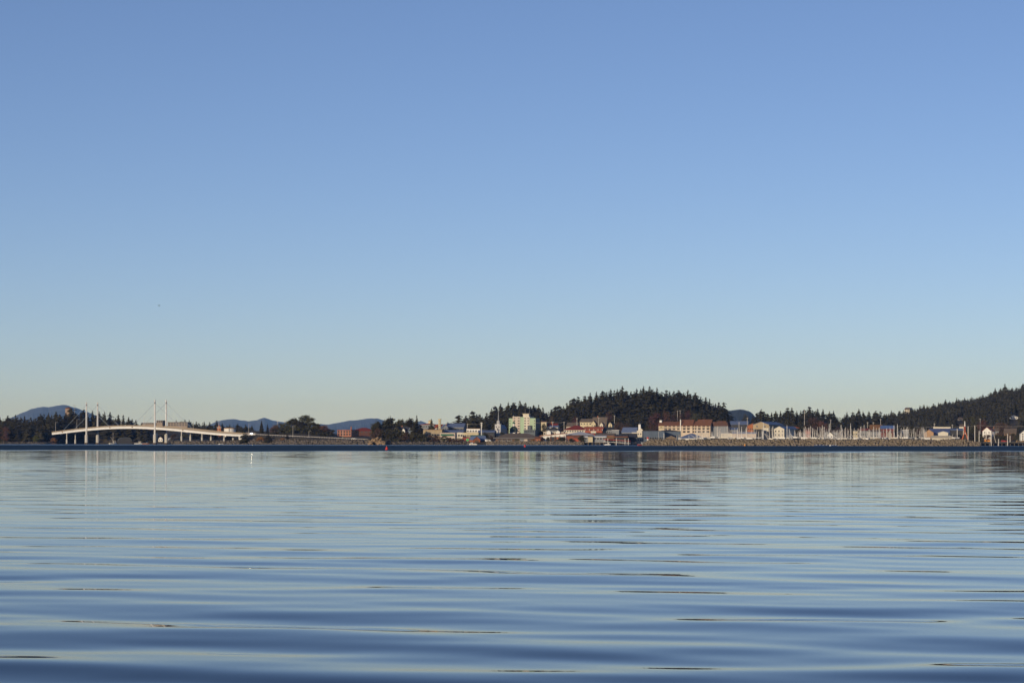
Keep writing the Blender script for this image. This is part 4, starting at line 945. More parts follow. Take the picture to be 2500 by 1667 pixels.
# ---------- brown-roofed hotel
def hotel():
    D = 2420; a = R(-17); k = D/F/math.cos(a); p = P(1670, 0, D); g = ground(p.x, p.y)-.5
    r = thing('hotel', 'long cream hotel with brown roof and rows of dark windows', 'hotel', (p.x, D, g), a)
    X = lambda px: (px-1670)*k
    z = lambda py: ZP(1670, py, D)-g
    wallm = mat('hotel_wall', (.60, .49, .36), .75, .12, .4, streak=True)
    def wing(x0, x1, y0, dep, ev, tp):
        MB().prism_x([(y0, 0), (y0+dep, 0), (y0+dep, z(ev)), (y0+dep/2, z(tp)-.05), (y0, z(ev))], X(x0), X(x1)).build('wall', wallm, r)
        s = (z(tp)-z(ev))/(dep/2); o = .8; rf = MB()
        rf.prism_x([(y0-o, z(ev)-s*o+.03), (y0+dep/2, z(tp)+.03), (y0+dep/2, z(tp)+.35), (y0-o, z(ev)-s*o+.35)], X(x0)-.5, X(x1)+.5)
        rf.prism_x([(y0+dep+o, z(ev)-s*o+.03), (y0+dep/2, z(tp)+.03), (y0+dep/2, z(tp)+.35), (y0+dep+o, z(ev)-s*o+.35)], X(x0)-.5, X(x1)+.5)
        rf.build('roof', R_BROWN, r)
    wing(1607.6, 1662, 2.2, 14, 1038.5, 1030); wing(1663, 1690, 0, 15, 1038.2, 1025); wing(1690.3, 1699.5, .8, 14, 1038.2, 1029); wing(1700, 1732.6, 0, 15, 1038.2, 1024.5)
    MB().box(X(1732.6)+.02, X(1732.6)+16, 6, 18, 0, z(1040)).build('rear_wing', GREYW, r)
    e = MB().prism_y([(X(1732.6)+.1, z(1040)+.01), (X(1732.6)+16.4, z(1040)+.01), (X(1732.6)+15, z(1029.5)), (X(1732.6)+.1, z(1029.5))], 5.5, 18.5).build('rear_roof', mat('dark_brown_roof', (.10, .05, .035), .85), r)
    MB().box(X(1663)-.9, X(1663)-.1, -.7, .6, 0, z(1024)).build('chimney', WHITE, r)
    for px in (1670.5, 1680.5, 1690.5 , 1697.5, 1706.5, 1717, 1727):
        for q in (1041.6, 1048.2, 1055.3): add_window(r, X(px), .8 if 1690.3 < px < 1699.5 else 0, z(q+.3), 2.4 if px != 1697.5 else 1.6, 1.5, 0, BROWNW)
    for px in (1624.5, 1634.5, 1644.5, 1655):
        for q in (1041.6, 1048.6, 1055.3): add_window(r, X(px), 2.2, z(q+.3), 2.4, 1.5, 0, BROWNW)
    MB().box(X(1609), X(1619), 1.9, 2.21, z(1048), z(1038.8)).build('gable_panel', YELLOW, r)
    s = MB().lathe([(.9, 0), (.9, .15)], 12).build('emblem', TAN, r, (X(1614), 1.85, z(1042.5))); s.rotation_euler = (math.pi/2, 0, 0)
    MB().box(X(1607.6), X(1613), 6, 9, z(1031), z(1025.5)).build('roof_vent', WHITE, r)
    MB().box(X(1607.6)-.1, X(1732.6)+.05, -.12, -.02, z(1044.4), z(1043.9)).build('band', BROWNW, r)
hotel()
house('hotel_annex', 'dark brick annex with small brown roof block right of the hotel', 'building', 1750, 1768, 1028, 1036.5, 2480, 14, 'gable', GREYW, R_BROWN, -16, wins=(2, 4, 1.1, 1.3, .6, .8))

# ---------- warehouses and houses behind the boat harbour
house('harbour_building', 'cream harbour building with flat roof left of the long cannery', 'building', 1760, 1788, 1057, 1057, 2260, 12, 'flat', CREAM, R_PALE, -4, wins=(1, 6, 1.2, 1.3, .6, .6))
house('cannery', 'long pale cannery with many windows behind the breakwater', 'cannery', 1788, 1846, 1055, 1058.5, 2255, 18, 'gable', PEACH, R_PALE, -4, wins=(1, 12, 1.1, 1.8, .55, .55))
house('warehouse', 'red gabled warehouse left of the big tan warehouse', 'warehouse', 1825, 1839, 1032.5, 1039, 2420, 16, 'shed', ORANGE, R_GREY, -4, wins=(1, 3, 1.0, 1.0, .7, .7))
house('warehouse', 'big tan warehouse with low gable and blue roof', 'warehouse', 1839, 1876.5, 1029.5, 1036.5, 2410, 60, 'gable_front', TAN, R_BLUE, -20, wins=(1, 2, 1.6, 1.6, .82, .82))
house('warehouse', 'cream lower block against the right front of the tan warehouse', 'warehouse', 1864, 1876.5, 1044.5, 1044.5, 2395, 10, 'flat', CREAM, CREAM, -18, wins=(1, 2, 1.0, 1.0, .6, .6))
house('warehouse', 'dark flat shed below the tan warehouse front', 'shed', 1840, 1862, 1047.5, 1047.5, 2380, 12, 'flat', DARKW, R_DARK, -8)
house('house', 'dark blue-roofed hall far behind the masts left of the red warehouse', 'building', 1783, 1826, 1028, 1036, 2620, 18, 'gable', DARKW, R_BLUE, -6, wins=(2, 6, 1.2, 1.2, .5, .75))
house('house', 'low blue-roofed building behind the cream harbour building', 'building', 1762, 1800, 1044, 1049, 2480, 15, 'gable', GREYW, R_BLUE, -8, wins=(1, 6, 1.2, 1.2, .6, .6))
house('boat_hall', 'cream gabled boat hall with blue roof behind the masts', 'building', 1890, 1914, 1040.5, 1047, 2330, 42, 'gable_front', CREAM, R_BLUE, -24, wins=(2, 3, 1.2, 1.5, .45, .75), door=0)
house('boat_hall', 'lower blue-roofed wing right of the cream boat hall', 'building', 1918, 1942, 1043, 1050, 2370, 16, 'gable', BLUEW, R_BLUE, -6, wins=(1, 5, 1.1, 1.2, .6, .6))
house('canopy', 'low red canopy roof right of the blue-roofed boat hall', 'canopy', 1932.6, 1951, 1041, 1044.5, 2390, 8, 'hip', DARKW, R_ORANGE, -6)
house('shed', 'small grey gabled net shed behind the breakwater below the blue wing', 'shed', 1922, 1935, 1058, 1065, 2200, 9, 'gable_front', GREYW, R_PALE, -10, basez=.5, wins=(1, 2, .8, 1.0, .5, .5))
house('shed', 'red shed among the masts right of the cream boat hall', 'shed', 1966, 1978, 1048.5, 1052, 2290, 9, 'gable', REDW, R_RED, -8, wins=(1, 3, .9, 1.0, .6, .6))
house('shed', 'pinkish white gabled boat house among the masts', 'boat house', 2019, 2034, 1055, 1061.5, 2150, 12, 'gable_front', WHITE, R_GREY, -12, basez=.5, wins=(2, 2, .8, 1.0, .45, .75))
house('shed', 'grey low building behind the pinkish white boat house', 'shed', 2013, 2044, 1050, 1054, 2270, 14, 'gable', GREYW, R_GREY, -8, wins=(1, 5, 1.0, 1.0, .6, .6))
house('house', 'small square cream house with flat roof behind the harbour masts', 'house', 2083, 2093, 1052, 1052, 2270, 9, 'flat', YELLOW, CREAM, -8, wins=(1, 2, 1.2, .9, .7, .7))
house('house', 'long red-roofed shed with pale wall behind the harbour masts', 'shed', 2101, 2124, 1046, 1051, 2300, 14, 'gable', GREYW, R_RED, -5, wins=(1, 5, 1.0, 1.0, .6, .6))
house('house', 'brown-gabled hall between the red-roofed shed and blue roof', 'building', 2124, 2152, 1037, 1046, 2420, 18, 'gable', BROWNW, mat('rust_roof', (.24, .12, .05), .85), -10, wins=(1, 5, 1.1, 1.2, .7, .7))
house('house', 'red-walled building under the bright blue roof', 'building', 2151, 2183, 1039, 1046, 2380, 14, 'gable', mat('maroon_boards', (.17, .055, .045), .8), mat('bright_blue_roof', (.10, .17, .36), .5), -8, wins=(1, 6, 1.1, 1.2, .65, .65))
house('house', 'grey wall long harbour shop under the brown-gabled hall', 'shop', 2120, 2150, 1050, 1053.5, 2290, 12, 'gable', GREYW, R_GREY, -4, wins=(1, 6, 1.0, 1.1, .55, .55))
house('boat_house', 'dark arched boat house with blue roof slope right of the masts', 'boat house', 2189, 2205, 1053, 1060, 2230, 14, 'arch', DARKW, R_BLUE, -10, basez=.5)
house('shed', 'tan weathered gabled shed between masts left of dark boat house', 'shed', 2164, 2178, 1052, 1060, 2200, 9, 'gable_front', mat('weathered_tan', (.30, .25, .19), .9), R_GREY, -10, basez=.5, wins=(1, 2, .8, 1.0, .5, .5))
house('shed', 'white flat open shelter right of the dark boat house', 'shelter', 2204, 2218, 1049, 1049, 2260, 7, 'flat', GREYW, WHITE, -4, wins=(1, 3, 1.2, 1.4, .6, .6))
house('house', 'brown gabled house with plain wall at the end of the masts', 'house', 2257, 2279, 1048.5, 1056, 2230, 14, 'gable_front', mat('brown_tan_wall', (.40, .25, .14), .8), R_GREY, -8, wins=(1, 2, .9, 1.0, .35, .35))
house('house', 'deep blue-roofed house right of the brown gabled house', 'house', 2271, 2318, 1046.5, 1059, 2250, 18, 'gable', CREAM, mat('deep_blue_roof', (.075, .10, .21), .5), -6, wins=(1, 6, 1.0, 1.1, .6, .6))
house('store', 'cream flat-roofed store above the deep blue roof', 'store', 2279, 2320, 1041.8, 1041.8, 2330, 16, 'flat', CREAM, CREAM, -10, wins=(1, 5, 1.2, 1.0, .8, .8))
house('house', 'cream gabled house in front of the deep blue roof', 'house', 2291, 2314, 1053, 1056.5, 2215, 12, 'gable_front', CREAM, R_PALE, -18, wins=(1, 3, .9, 1.0, .55, .55))
house('boat_house', 'long low cream boat house with curved roof behind the breakwater', 'boat house', 2276, 2323, 1064, 1069, 2170, 12, 'gable', CREAM, mat('cream_roof', (.58, .50, .36), .7), -4, basez=.3, wins=(1, 8, 1.0, 1.0, .3, .3))
house('shed', 'dark shed with flat blue roof right of the cream store', 'shed', 2322, 2351, 1046, 1050, 2280, 16, 'gable', DARKW, R_BLUE, -4, wins=(1, 5, 1.0, 1.1, .6, .6))
house('house', 'small white gabled house with red roof on the far right', 'house', 2399.5, 2419, 1043, 1052, 2330, 14, 'gable_front', WHITE, R_ORANGE, -24, wins=(2, 2, .8, 1.0, .5, .78))
house('house', 'grey house with pale dormer right of the small red-roofed house', 'house', 2420, 2438, 1045, 1052, 2380, 12, 'gable', GREYW, R_GREY, -10, wins=(1, 3, .9, 1.0, .7, .7), chim=[(-.3, 1.2)])
house('house', 'brown house with slanting pale roof edge on the far right', 'house', 2452, 2480, 1046, 1056, 2350, 12, 'gable', BROWNW, R_GREY, -14, wins=(1, 4, .9, 1.0, .7, .7))
house('house', 'tall white house cut by the right picture edge', 'house', 2492, 2512, 1049, 1057, 2200, 12, 'gable_front', WHITE, R_DARK, -6, wins=(3, 2, .9, 1.2, .3, .8))
house('hill_house', 'white gabled house high on the hillside at the far right', 'house', 2466, 2485, 1013.5, 1019, CLEAR[0][4], 10, 'gable_front', WHITE, R_PALE, -8, wins=(1, 3, 1.0, 1.1, .7, .7))
house('hill_house', 'orange-lit small house on the hillside above the red frame', 'house', 2339, 2349, 1019, 1023, CLEAR[1][4], 9, 'gable', PEACH, R_GREY, -30, wins=(1, 2, 1.0, 1.1, .7, .7))
house('hill_house', 'pale villa on the skyline of the hillside behind the masts', 'house', 2209, 2220, 995, 999, CLEAR[2][4], 10, 'gable', CREAM, R_GREY, -30, wins=(1, 3, 1.2, 1.3, .85, .85))
house('hill_house', 'low cream house behind the red-topped beacon', 'house', 2342, 2352, 1036, 1041, 2480, 10, 'gable', CREAM, R_GREY, -24, wins=(1, 2, 1.0, 1.1, .7, .7))
# ------------------------------------------------------------------ boats
HULLC = {'white': WHITE, 'cream': CREAM, 'dark blue': mat('navy_hull', (.03, .05, .12), .5), 'black': mat('black_hull', (.03, .03, .03), .5), 'red': mat('red_hull', (.38, .05, .035), .5), 'green': mat('green_hull', (.05, .15, .10), .5), 'grey': GREYW, 'rust': mat('rust_hull', (.36, .14, .05), .7)}
def hull_mesh(L, B, Hh):
    n = 9; V = []; Fc = []
    for i in range(n):
        t = i/(n-1); x = -L/2+L*t
        b = B/2*(0.82+.18*math.sin(math.pi*min(1, t*1.3)))*(1-max(0, (t-.55)/.45)**2.2) if t > 0 else B/2*.78
        sheer = Hh*(1+.38*max(0, t-.35)**1.5/.52); b = max(b, .05)
        V += [(x, -b, sheer), (x+.0, -b*.72, -.25), (x, 0, -.7), (x, b*.72, -.25), (x, b, sheer)]
    for i in range(n-1):
        a = i*5; c = a+5
        for k in range(4): Fc.append((a+k, a+k+1, c+k+1, c+k))
        Fc.append((a+4, a, c, c+4))
    Fc.append((0, 4, 3, 2, 1)); Fc.append((n*5-5, n*5-4, n*5-3, n*5-2, n*5-1))
    return mesh_np('hull', np.array(V), Fc)
def boat(kind, label, px, D, L, mast_py, hull='white', head=0.0, group='boats moored behind the breakwater', poles=True):
    p = P(px, 0, D); B = L*.29
    r = thing('sailboat' if kind == 'sail' else ('motor_boat' if kind == 'motor' else 'fishing_boat'), label, 'boat', (p.x, p.y, 0), R(head), group)
    Hh = .085*L+.35
    put('hull', hull_mesh(L, B, Hh), HULLC[hull], r)
    if kind == 'sail':
        c = MB().box(-L*.18, L*.2, -B*.28, B*.28, Hh, Hh+.75).build('cabin', WHITE, r); MB().box(-L*.12, L*.15, -B*.285-.02, B*.285+.02, Hh+.3, Hh+.55).build('window_band', GLASS, c)
    else:
        h1 = .27*L if kind == 'fish' else .2*L
        c = MB().box(L*.02, L*.3, -B*.34, B*.34, Hh, Hh+h1).build('wheelhouse', WHITE if hull != 'white' else CREAM, r)
        MB().box(L*.015, L*.305, -B*.345-.02, B*.345+.02, Hh+h1*.58, Hh+h1*.8).build('window_band', GLASS, c)
        MB().box(-L*.01, L*.33, -B*.38, B*.38, Hh+h1+.01, Hh+h1+.16).build('cabin_roof', WHITE, c)
        MB().box(-L*.35, -L*.05, -B*.25, B*.25, Hh, Hh+.6).build('hatch', GREYW, r)
    if mast_py is not None:
        z = ZP(px, mast_py, D); x0 = L*.05 if kind == 'sail' else -L*.02
        rr = (.23 if kind == 'sail' else .24) if D < 2005 else .15
        # stand the mast so that it is the root's column
        m = MB().tube((0, 0, Hh), (0, 0, z), rr, rr*.65, 6).build('mast', ALU if kind == 'sail' else PALEP, r)
        if kind == 'sail':
            MB().tube((0, 0, Hh+1.5), (-L*.38, 0, Hh+1.4), .1, .1, 5).build('boom', HULLC['dark blue'], r)
            for f in (.5, .75): MB().tube((0, -.9, z*f), (0, .9, z*f), .04, .04, 4).build('spreader', ALU, m)
            MB().tube((0, 0, z-.1), (L*.47, 0, Hh+.5), .03, .03, 4).tube((0, 0, z-.1), (-L*.47, 0, Hh+.3), .03, .03, 4).build('stays', STEEL, m)
        elif kind == 'fish':
            MB().tube((0, 0, Hh+2.4), (-L*.36, 0, z*.62), .17, .12, 5).build('boom', PALEP, r)
            MB().tube((-1.2, 0, z*.78), (1.2, 0, z*.78), .07, .07, 4).build('crosstree', PALEP, m)
            MB().tube((0, 0, z-.1), (L*.45, 0, Hh+.9), .03, .03, 4).tube((0, 0, z-.1), (-L*.45, 0, Hh+.5), .03, .03, 4).build('stays', STEEL, m)
            if poles:
                for s in (-1, 1): MB().tube((-.6, s*B*.42, Hh), (-.3, s*(B*.42+1.3), z*.93), .15, .09, 5).build('trolling_pole', PALEP, r)
    return r
LAND = [(1650, 'below the hotel\'s left wing'), (1705, 'in front of the blue hip roof'), (1750, 'between blue hip roof and cream harbour building'), (1790, 'in front of the cream harbour building'), (1830, 'in front of the long cannery'),
        (1885, 'below the tan warehouse'), (1918, 'in front of the cream boat hall'), (1960, 'below the low red canopy'), (2015, 'near the red shed'), (2060, 'near the pinkish white boat house'), (2100, 'below the square cream house'),
        (2150, 'below the brown-gabled hall'), (2190, 'below the bright blue roof'), (2235, 'by the dark arched boat house'), (2280, 'before the brown gabled house'), (2330, 'before the long cream boat house'), (2600, 'near the red frame')]
def landmark(px):
    for lim, t in LAND:
        if px < lim: return t
fleet = [(1621,1057,'sail',0),(1658,1061,'fish',1),(1682,1062,'motor',0),(1712,1051,'fish',0),(1721,1045,'fish',1),(1738,1054,'fish',0),(1752,1040,'fish',1),(1758,1046,'fish',0),(1775.5,1040,'fish',1),(1801,1045,'sail',0),(1810.7,1041.6,'sail',1),(1823,1042,'fish',0),
         (1834,1052,'motor',0),(1852,1053,'motor',1),(1861,1047,'sail',0),(1863.8,1031.4,'sail',1),(1878.6,1040,'fish',0),(1887,1040,'fish',1),(1903,1052,'fish',0),(1911,1049,'fish',1),(1921.4,1038,'sail',0),(1927,1047,'sail',1),(1940,1050,'fish',0),(1952,1053,'fish',1),
         (1966.3,1041,'fish',0),(1973.5,1043,'sail',1),(1979,1040,'fish',0),(1984,1046,'sail',0),(1996,1042,'fish',1),(2007.6,1037.5,'fish',0),(2012,1042,'fish',1),(2024.5,1034,'sail',0),(2036,1050,'fish',0),(2044,1050,'sail',1),(2053.4,1037,'sail',0),(2064,1043,'fish',1),
         (2076.7,1033,'sail',0),(2085.5,1045,'fish',0),(2095,1046,'fish',1),(2101,1041,'sail',0),(2109.6,1037,'fish',0),(2122,1047,'fish',1),(2133,1041,'sail',0),(2139.5,1044,'fish',1),(2146.4,1043,'sail',0),(2157,1048,'fish',0),(2164.8,1045,'sail',1),(2174,1048,'fish',1),
         (2182.5,1038,'sail',0),(2191,1035,'sail',1),(2206.7,1043,'fish',0),(2215,1042,'sail',0),(2219,1045,'fish',1),(2235,1054,'motor',0),(2251,1043,'sail',0),(2256,1046,'fish',1),(2266,1066,'motor',0),(2326,1060,'fish',0)]
r9 = random.Random(5)
for k9 in range(64):
    fleet.append((r9.uniform(1700, 1960) if k9 % 3 == 0 else r9.uniform(1960, 2262), r9.uniform(1042, 1056), 'fish' if k9 % 2 else 'sail', 2))
fleet.sort(key=lambda f: f[0])
cnt = {}
hc = ['white', 'dark blue', 'white', 'cream', 'green', 'white', 'black', 'red', 'white', 'grey']
kindw = {'sail': 'sailing boat', 'fish': 'fishing boat', 'motor': 'motor boat'}
for i, (px, mp, kind, row) in enumerate(fleet):
    lm = landmark(px); cnt[lm] = cnt.get(lm, 0)+1
    h = hc[i % len(hc)]
    L = rng.uniform(14, 18) if kind == 'fish' else (rng.uniform(11.5, 14) if kind == 'sail' else rng.uniform(9, 12))
    boat(kind, '%s %s, %s from left %s' % (h, kindw[kind], ordn[cnt[lm]-1], lm), px, 1880+row*65+rng.uniform(0, 55), L, mp, h, rng.uniform(-60, 60) if kind == 'fish' else rng.choice([-80, 85, 70, 100, 20]))
# boats elsewhere
boat('fish', 'small white boat with thin mast moored between the bridge tower pairs', 276, 2760, 9.5, 1055, 'white', 40, None, poles=False)
boat('motor', 'white cabin boat beside the dark arched boat house', 338, 2765, 9, None, 'white', 20, None)
boat('motor', 'rust-coloured work boat left of the right bridge tower', 356, 2660, 7.5, None, 'rust', 10, None)
boat('motor', 'rust-orange skiff right of the right bridge tower', 427, 2540, 6, None, 'rust', 0, None)
boat('motor', 'pale little boat hauled out before the orange boat shed', 1155, 2288, 7.5, None, 'cream', 170, None)
boat('motor', 'tiny white float boat at the first gangway pile', 1483, 2276, 5.5, None, 'white', 0, None)
boat('motor', 'red-hulled skiff at the left tip of the breakwater', 1566, 1830, 6.5, None, 'red', 30, None)

# ------------------------------------------------------------------ buoys, marker, booms, pilings
def buoy(px, pyb, D, s, label):
    p = P(px, 0, D); r = thing('channel_buoy', label, 'buoy', (p.x, p.y, 0)); red = mat('buoy_red', (.52, .035, .03), .45, .15)
    MB().lathe([(.30*s, -.5*s), (.50*s, -.25*s), (.52*s, .38*s), (.40*s, .52*s)], 14).build('float', red, r)
    t = MB().lathe([(.34*s, .52*s+.003), (.30*s, .85*s), (.12*s, 1.15*s), (.04*s, 1.2*s)], 12).build('cone_top', red, r)
    MB().tube((0, 0, 1.2*s), (0, 0, 1.42*s), .05*s, .05*s).build('lifting_ring', STEEL, t)
buoy(944, 1099, 600, .70, 'red channel buoy floating nearest, left of picture centre')
buoy(1281.5, 1091, 1080, .88, 'red channel buoy farther off in front of the sea wall')
def marker():
    p = P(1141.5, 0, 2282); r = thing('channel_marker', 'green square day marker on a thin pile left of orange boat shed', 'marker', (p.x, p.y, -3))
    z = ZP(1141.5, 1075, 2282)+3; MB().tube((0, 0, 0), (0, 0, z), .22, .2).build('pile', WOODP, r)
    MB().box(-1.0, 1.0, -.3, -.22, z-.3, z+1.6).build('board', mat('marker_green', (.05, .42, .08), .5), r)
    MB().box(-1.1, 1.1, -.215, -.12, z-.4, z+1.7).build('board_edge', WHITE, r)
marker()
def beacon():
    p = P(1581.5, 0, 2262); r = thing('fuel_beacon', 'small red and white post marker behind the breakwater\'s left end', 'marker', (p.x, p.y, ground(p.x, p.y)-.2)); g = r.location.z
    z = lambda py: ZP(1581.5, py, 2262)-g
    MB().lathe([(.95, 0), (.8, z(1071))], 8).build('base', WHITE, r); MB().lathe([(.9, z(1071)+.01), (.75, z(1067.2)), (.3, z(1066.4))], 8).build('head', mat('buoy_red', (.52, .035, .03)), r)
beacon()
def log_boom():
    a = P(1987, 0, 1775); b = P(2046, 0, 1770); r = thing('float_boom', 'dark blue floating boom with white floats below the breakwater', 'float', (a.x, a.y, 0))
    MB().box(0, b.x-a.x, -1.2, 1.2, -.2, .55).build('pontoon', HULLC['dark blue'], r)
    for f in (.12, .26, .4, .55, .7, .82, .95): MB().lathe([(.22, .551), (.3, .8), (.12, 1.0)], 8, (b.x-a.x)*f, 0).build('white_float', WHITE, r)
    MB().tube(((b.x-a.x)*.93, 0, .55), ((b.x-a.x)*.93, 0, 4.6), .1, .08).build('staff', PALEP, r)
log_boom()
p = P(2027, 0, 1762); t = thing('mooring_buoy', 'round white mooring buoy beside the dark blue boom', 'buoy', (p.x, p.y, 0))
MB().lathe([(.3, -.5), (.62, -.2), (.72, .15), (.6, .5), (.3, .75)], 12).build('float', WHITE, t, smooth=True); MB().tube((0, 0, .75), (0, 0, 1.0), .08, .08).build('ring', STEEL, t)
p = P(1818.5, 0, 1790); t = thing('mooring_buoy', 'small orange-yellow buoy at the breakwater foot below the long cannery', 'buoy', (p.x, p.y, 0))
MB().lathe([(.3, -.5), (.6, -.2), (.7, .3), (.5, .9), (.2, 1.2)], 12).build('float', mat('buoy_orange', (.75, .32, .04), .5), t, smooth=True); MB().tube((0, 0, 1.2), (0, 0, 1.5), .08, .08).build('ring', STEEL, t)

poles = [(1607.7,1053,2240,'lamp',"below the hotel's left wing"),(1654,1002,2700,'mast','left of the pair of tall radio masts behind the hotel'),(1660.5,1001,2700,'mast','right of the pair of tall radio masts behind the hotel'),
 (1804.3,1030,2280,'pole','left of the red gabled warehouse'),(1824.5,1019,2500,'pole','above the red gabled warehouse'),(2028,1024,2420,'pole','behind the pinkish white boat house'),(2118,1030,2480,'pole','behind the long red-roofed shed'),(2132,1030,2480,'pole','behind the brown-gabled hall, shorter'),(2150,1022,2480,'pole','left end of the bright blue roof'),
 (1964,1002,2600,'pole','against the wood near the red shed'),(2281,1033,2380,'pole','left of the cream flat-roofed store'),(2325,1036,2380,'pole','right of the cream flat-roofed store'),(2393,1021,2500,'pole','before the far right hillside'),
 (1408.5,1020,2540,'pole','above the dark red roof'),(1461.5,1018.5,2600,'pole','on the large dark brown roof house'),(1500,1013.5,2640,'pole','right of the narrow cream gabled house'),(1349,1029,2500,'pole','left of the two poles below the wood by the brick chimney'),(1377,1029,2500,'pole','right of the two poles below the wood by the brick chimney'),
 (1141,1034,2450,'pole','left end of the wire before the white steeple'),(1118.5,1055,2335,'lamp','between green awning shop and yellow warehouse'),(1053.5,1055,2330,'lamp','on the shore below the tan flat-roofed shop'),
 (677.5,1026,2490,'pole','left of the castle hill trees'),(695,1025,2490,'pole','on the castle hill left of the spiky tree')]
for px, top, D, k, where in poles:
    q = P(px, 0, D); g = ground(q.x, q.y)-.3; h = ZP(px, top, D)-g
    if k == 'lamp': lamp_post(q.x, q.y, g, h, 'pale lamp post '+where); continue
    t = thing('utility_pole' if k == 'pole' else 'radio_mast', ('pale utility pole ' if k == 'pole' else 'thin pale radio mast, ')+where, 'pole' if k == 'pole' else 'mast', (q.x, q.y, g))
    MB().tube((0, 0, 0), (0, 0, h), .26, .17, 6).build('pole', PALEP, t)
    MB().tube((-1.2, 0, h-.7), (1.2, 0, h-.7), .1, .1, 4).build('crossarm', PALEP, t)
def totem():
    q = P(1175.5, 0, 2395); g = ground(q.x, q.y); h = ZP(1175.5, 1031, 2395)-g; t = thing('flood_light_mast', 'white mast with stubby arms left of the white church', 'mast', (q.x, q.y, g))
    MB().tube((0, 0, 0), (0, 0, h), .5, .35, 8).build('pole', WHITE, t)
    for k in (.6, 2.2, 3.8): MB().box(-1.2+k*.1, 1.2-k*.1, -.3, .3, h-k-.25, h-k+.2).build('arm', WHITE, t)
totem()
# wires
def wire(pts, sag, label):
    o = pts[0].copy(); t = thing('power_line', label, 'wire', o); m = MB()
    for a, b in zip(pts[:-1], pts[1:]):
        prev = a-o
        for i in range(1, 11):
            f = i/10; q = a.lerp(b, f)-o; q.z -= sag*4*f*(1-f); m.tube(prev, q, .055, .055, 4); prev = q
    m.build('cable', PALEP, t)
wire([P(1141, 1034, 2450), P(1175.5, 1033, 2395), P(1215, 1030, 2430)], 1.0, 'thin power line sagging towards the white steeple')
wire([P(1262, 1030.5, 2500), P(1349, 1029.5, 2500), P(1377, 1029.5, 2500)], .8, 'thin power line below the wood right of the apartment block')
wire([P(2028, 1039, 2420), P(2118, 1039, 2480), P(2200, 1040, 2440), P(2281, 1041, 2380), P(2393, 1038, 2400), P(2520, 1039, 2350)], 1.0, 'long thin power line above the harbour masts')

# pier, posts and red frame on the right
def pier():
    a = P(2372, 0, 1990); b = P(2530, 0, 1960); r = thing('timber_pier', 'dark timber pier on piles at the right shore', 'pier', (a.x, a.y, 0)); L = b.x-a.x
    z = ZP(2430, 1079, 1980)
    MB().box(0, L, 0, 16, z-.5, z).build('deck', WOODP, r); MB().box(0, L, -.1, -.001, z-1.1, z-.1).build('edge_beam', DARKW, r)
    MB().box(0, L, 9, 9.5, -3, z-.51).build('bulkhead', DARKW, r)
    for i in range(14): MB().tube((1+i*(L-2)/13, .6, -3), (1+i*(L-2)/13, .6, z-.51), .22, .22, 6).build('pile', WOODP, r)
pier()
for i, (px, top, D) in enumerate([(2337,1047,1900),(2363.5,1041,1880),(2380,1039,1985),(2390.5,1052.5,1985),(2407.6,1056,2010),(2420,1051,1985),(2460,1059.5,1985),(2466,1064,2000),(2438,1072,1975),(2250.5,1066,1860)]):
    q = P(px, 0, D); t = thing('mooring_pile', 'tall pale pile near the right-hand pier, %s from the left' % ordn[i] if px > 2300 else 'short pale pile behind the breakwater before the brown gabled house', 'pile', (q.x, q.y, -3), 0, 'tall piles near the pier')
    h = ZP(px, top, D)+3; MB().tube((0, 0, 0), (0, 0, h), .34, .28, 8).build('post', PALEP, t); MB().lathe([(.38, h+.005), (.36, h+.15), (.02, h+.5)], 8).build('cap', STEEL, t)
q = P(2424, 0, 1985); t = thing('boat_hoist', 'pale A-frame hoist standing on the right-hand pier', 'hoist', (q.x, q.y, 2.8))
zz = ZP(2424, 1053, 1985)-2.8
for s in (-1, 1): MB().tube((s*2.2, 0, 0), (s*.2, 0, zz), .2, .16).build('leg', PALEP, t)
MB().tube((-3.0, 0, zz-1.6), (3.2, 0, zz-1.6), .15, .15).build('crossbar', PALEP, t)
def red_frame():
    D = 2120; q = P(2355.5, 0, D); g = max(ground(q.x, q.y), 0)-.3; r = thing('red_beacon', 'tall red-brown tapering beacon with pale tip by the pier', 'beacon', (q.x, q.y, g)); z = lambda py: ZP(2355.5, py, D)-g
    rd = mat('red_oxide', (.30, .075, .045), .8)
    MB().lathe([(1.1, 0), (.8, z(1041)), (.6, z(1041)+.2)], 8).build('shaft', rd, r); MB().lathe([(.6, z(1041)+.21), (.35, z(1030)), (.08, z(1027))], 8).build('tip', WHITE, r)
    D = 2100; q = P(2356, 0, D); r = thing('a_frame_shelter', 'red-orange A-frame shelter with pale round emblem by the pier', 'shelter', (q.x, q.y, g), R(-12)); z = lambda py: ZP(2355.5, py, D)-g; k = D/F
    for s in (-1, 1): MB().prism_y([(s*8.6*k, z(1073)), (0, z(1049)), (0, z(1053.5)), (s*5.2*k, z(1073))], 0, 6).build('roof_slope', mat('red_orange_boards', (.42, .12, .05), .8), r)
    MB().prism_y([(-5.2*k, 0), (5.2*k, 0), (5.2*k, z(1073)), (0, z(1053.5)), (-5.2*k, z(1073))], 1.0, 5.5).build('wall', DARKW, r)
    e = MB().lathe([(.8, 0), (.8, .2)], 12).build('emblem', WHITE, r, (0, .95, z(1057))); e.rotation_euler = (math.pi/2, 0, 0)
red_frame()

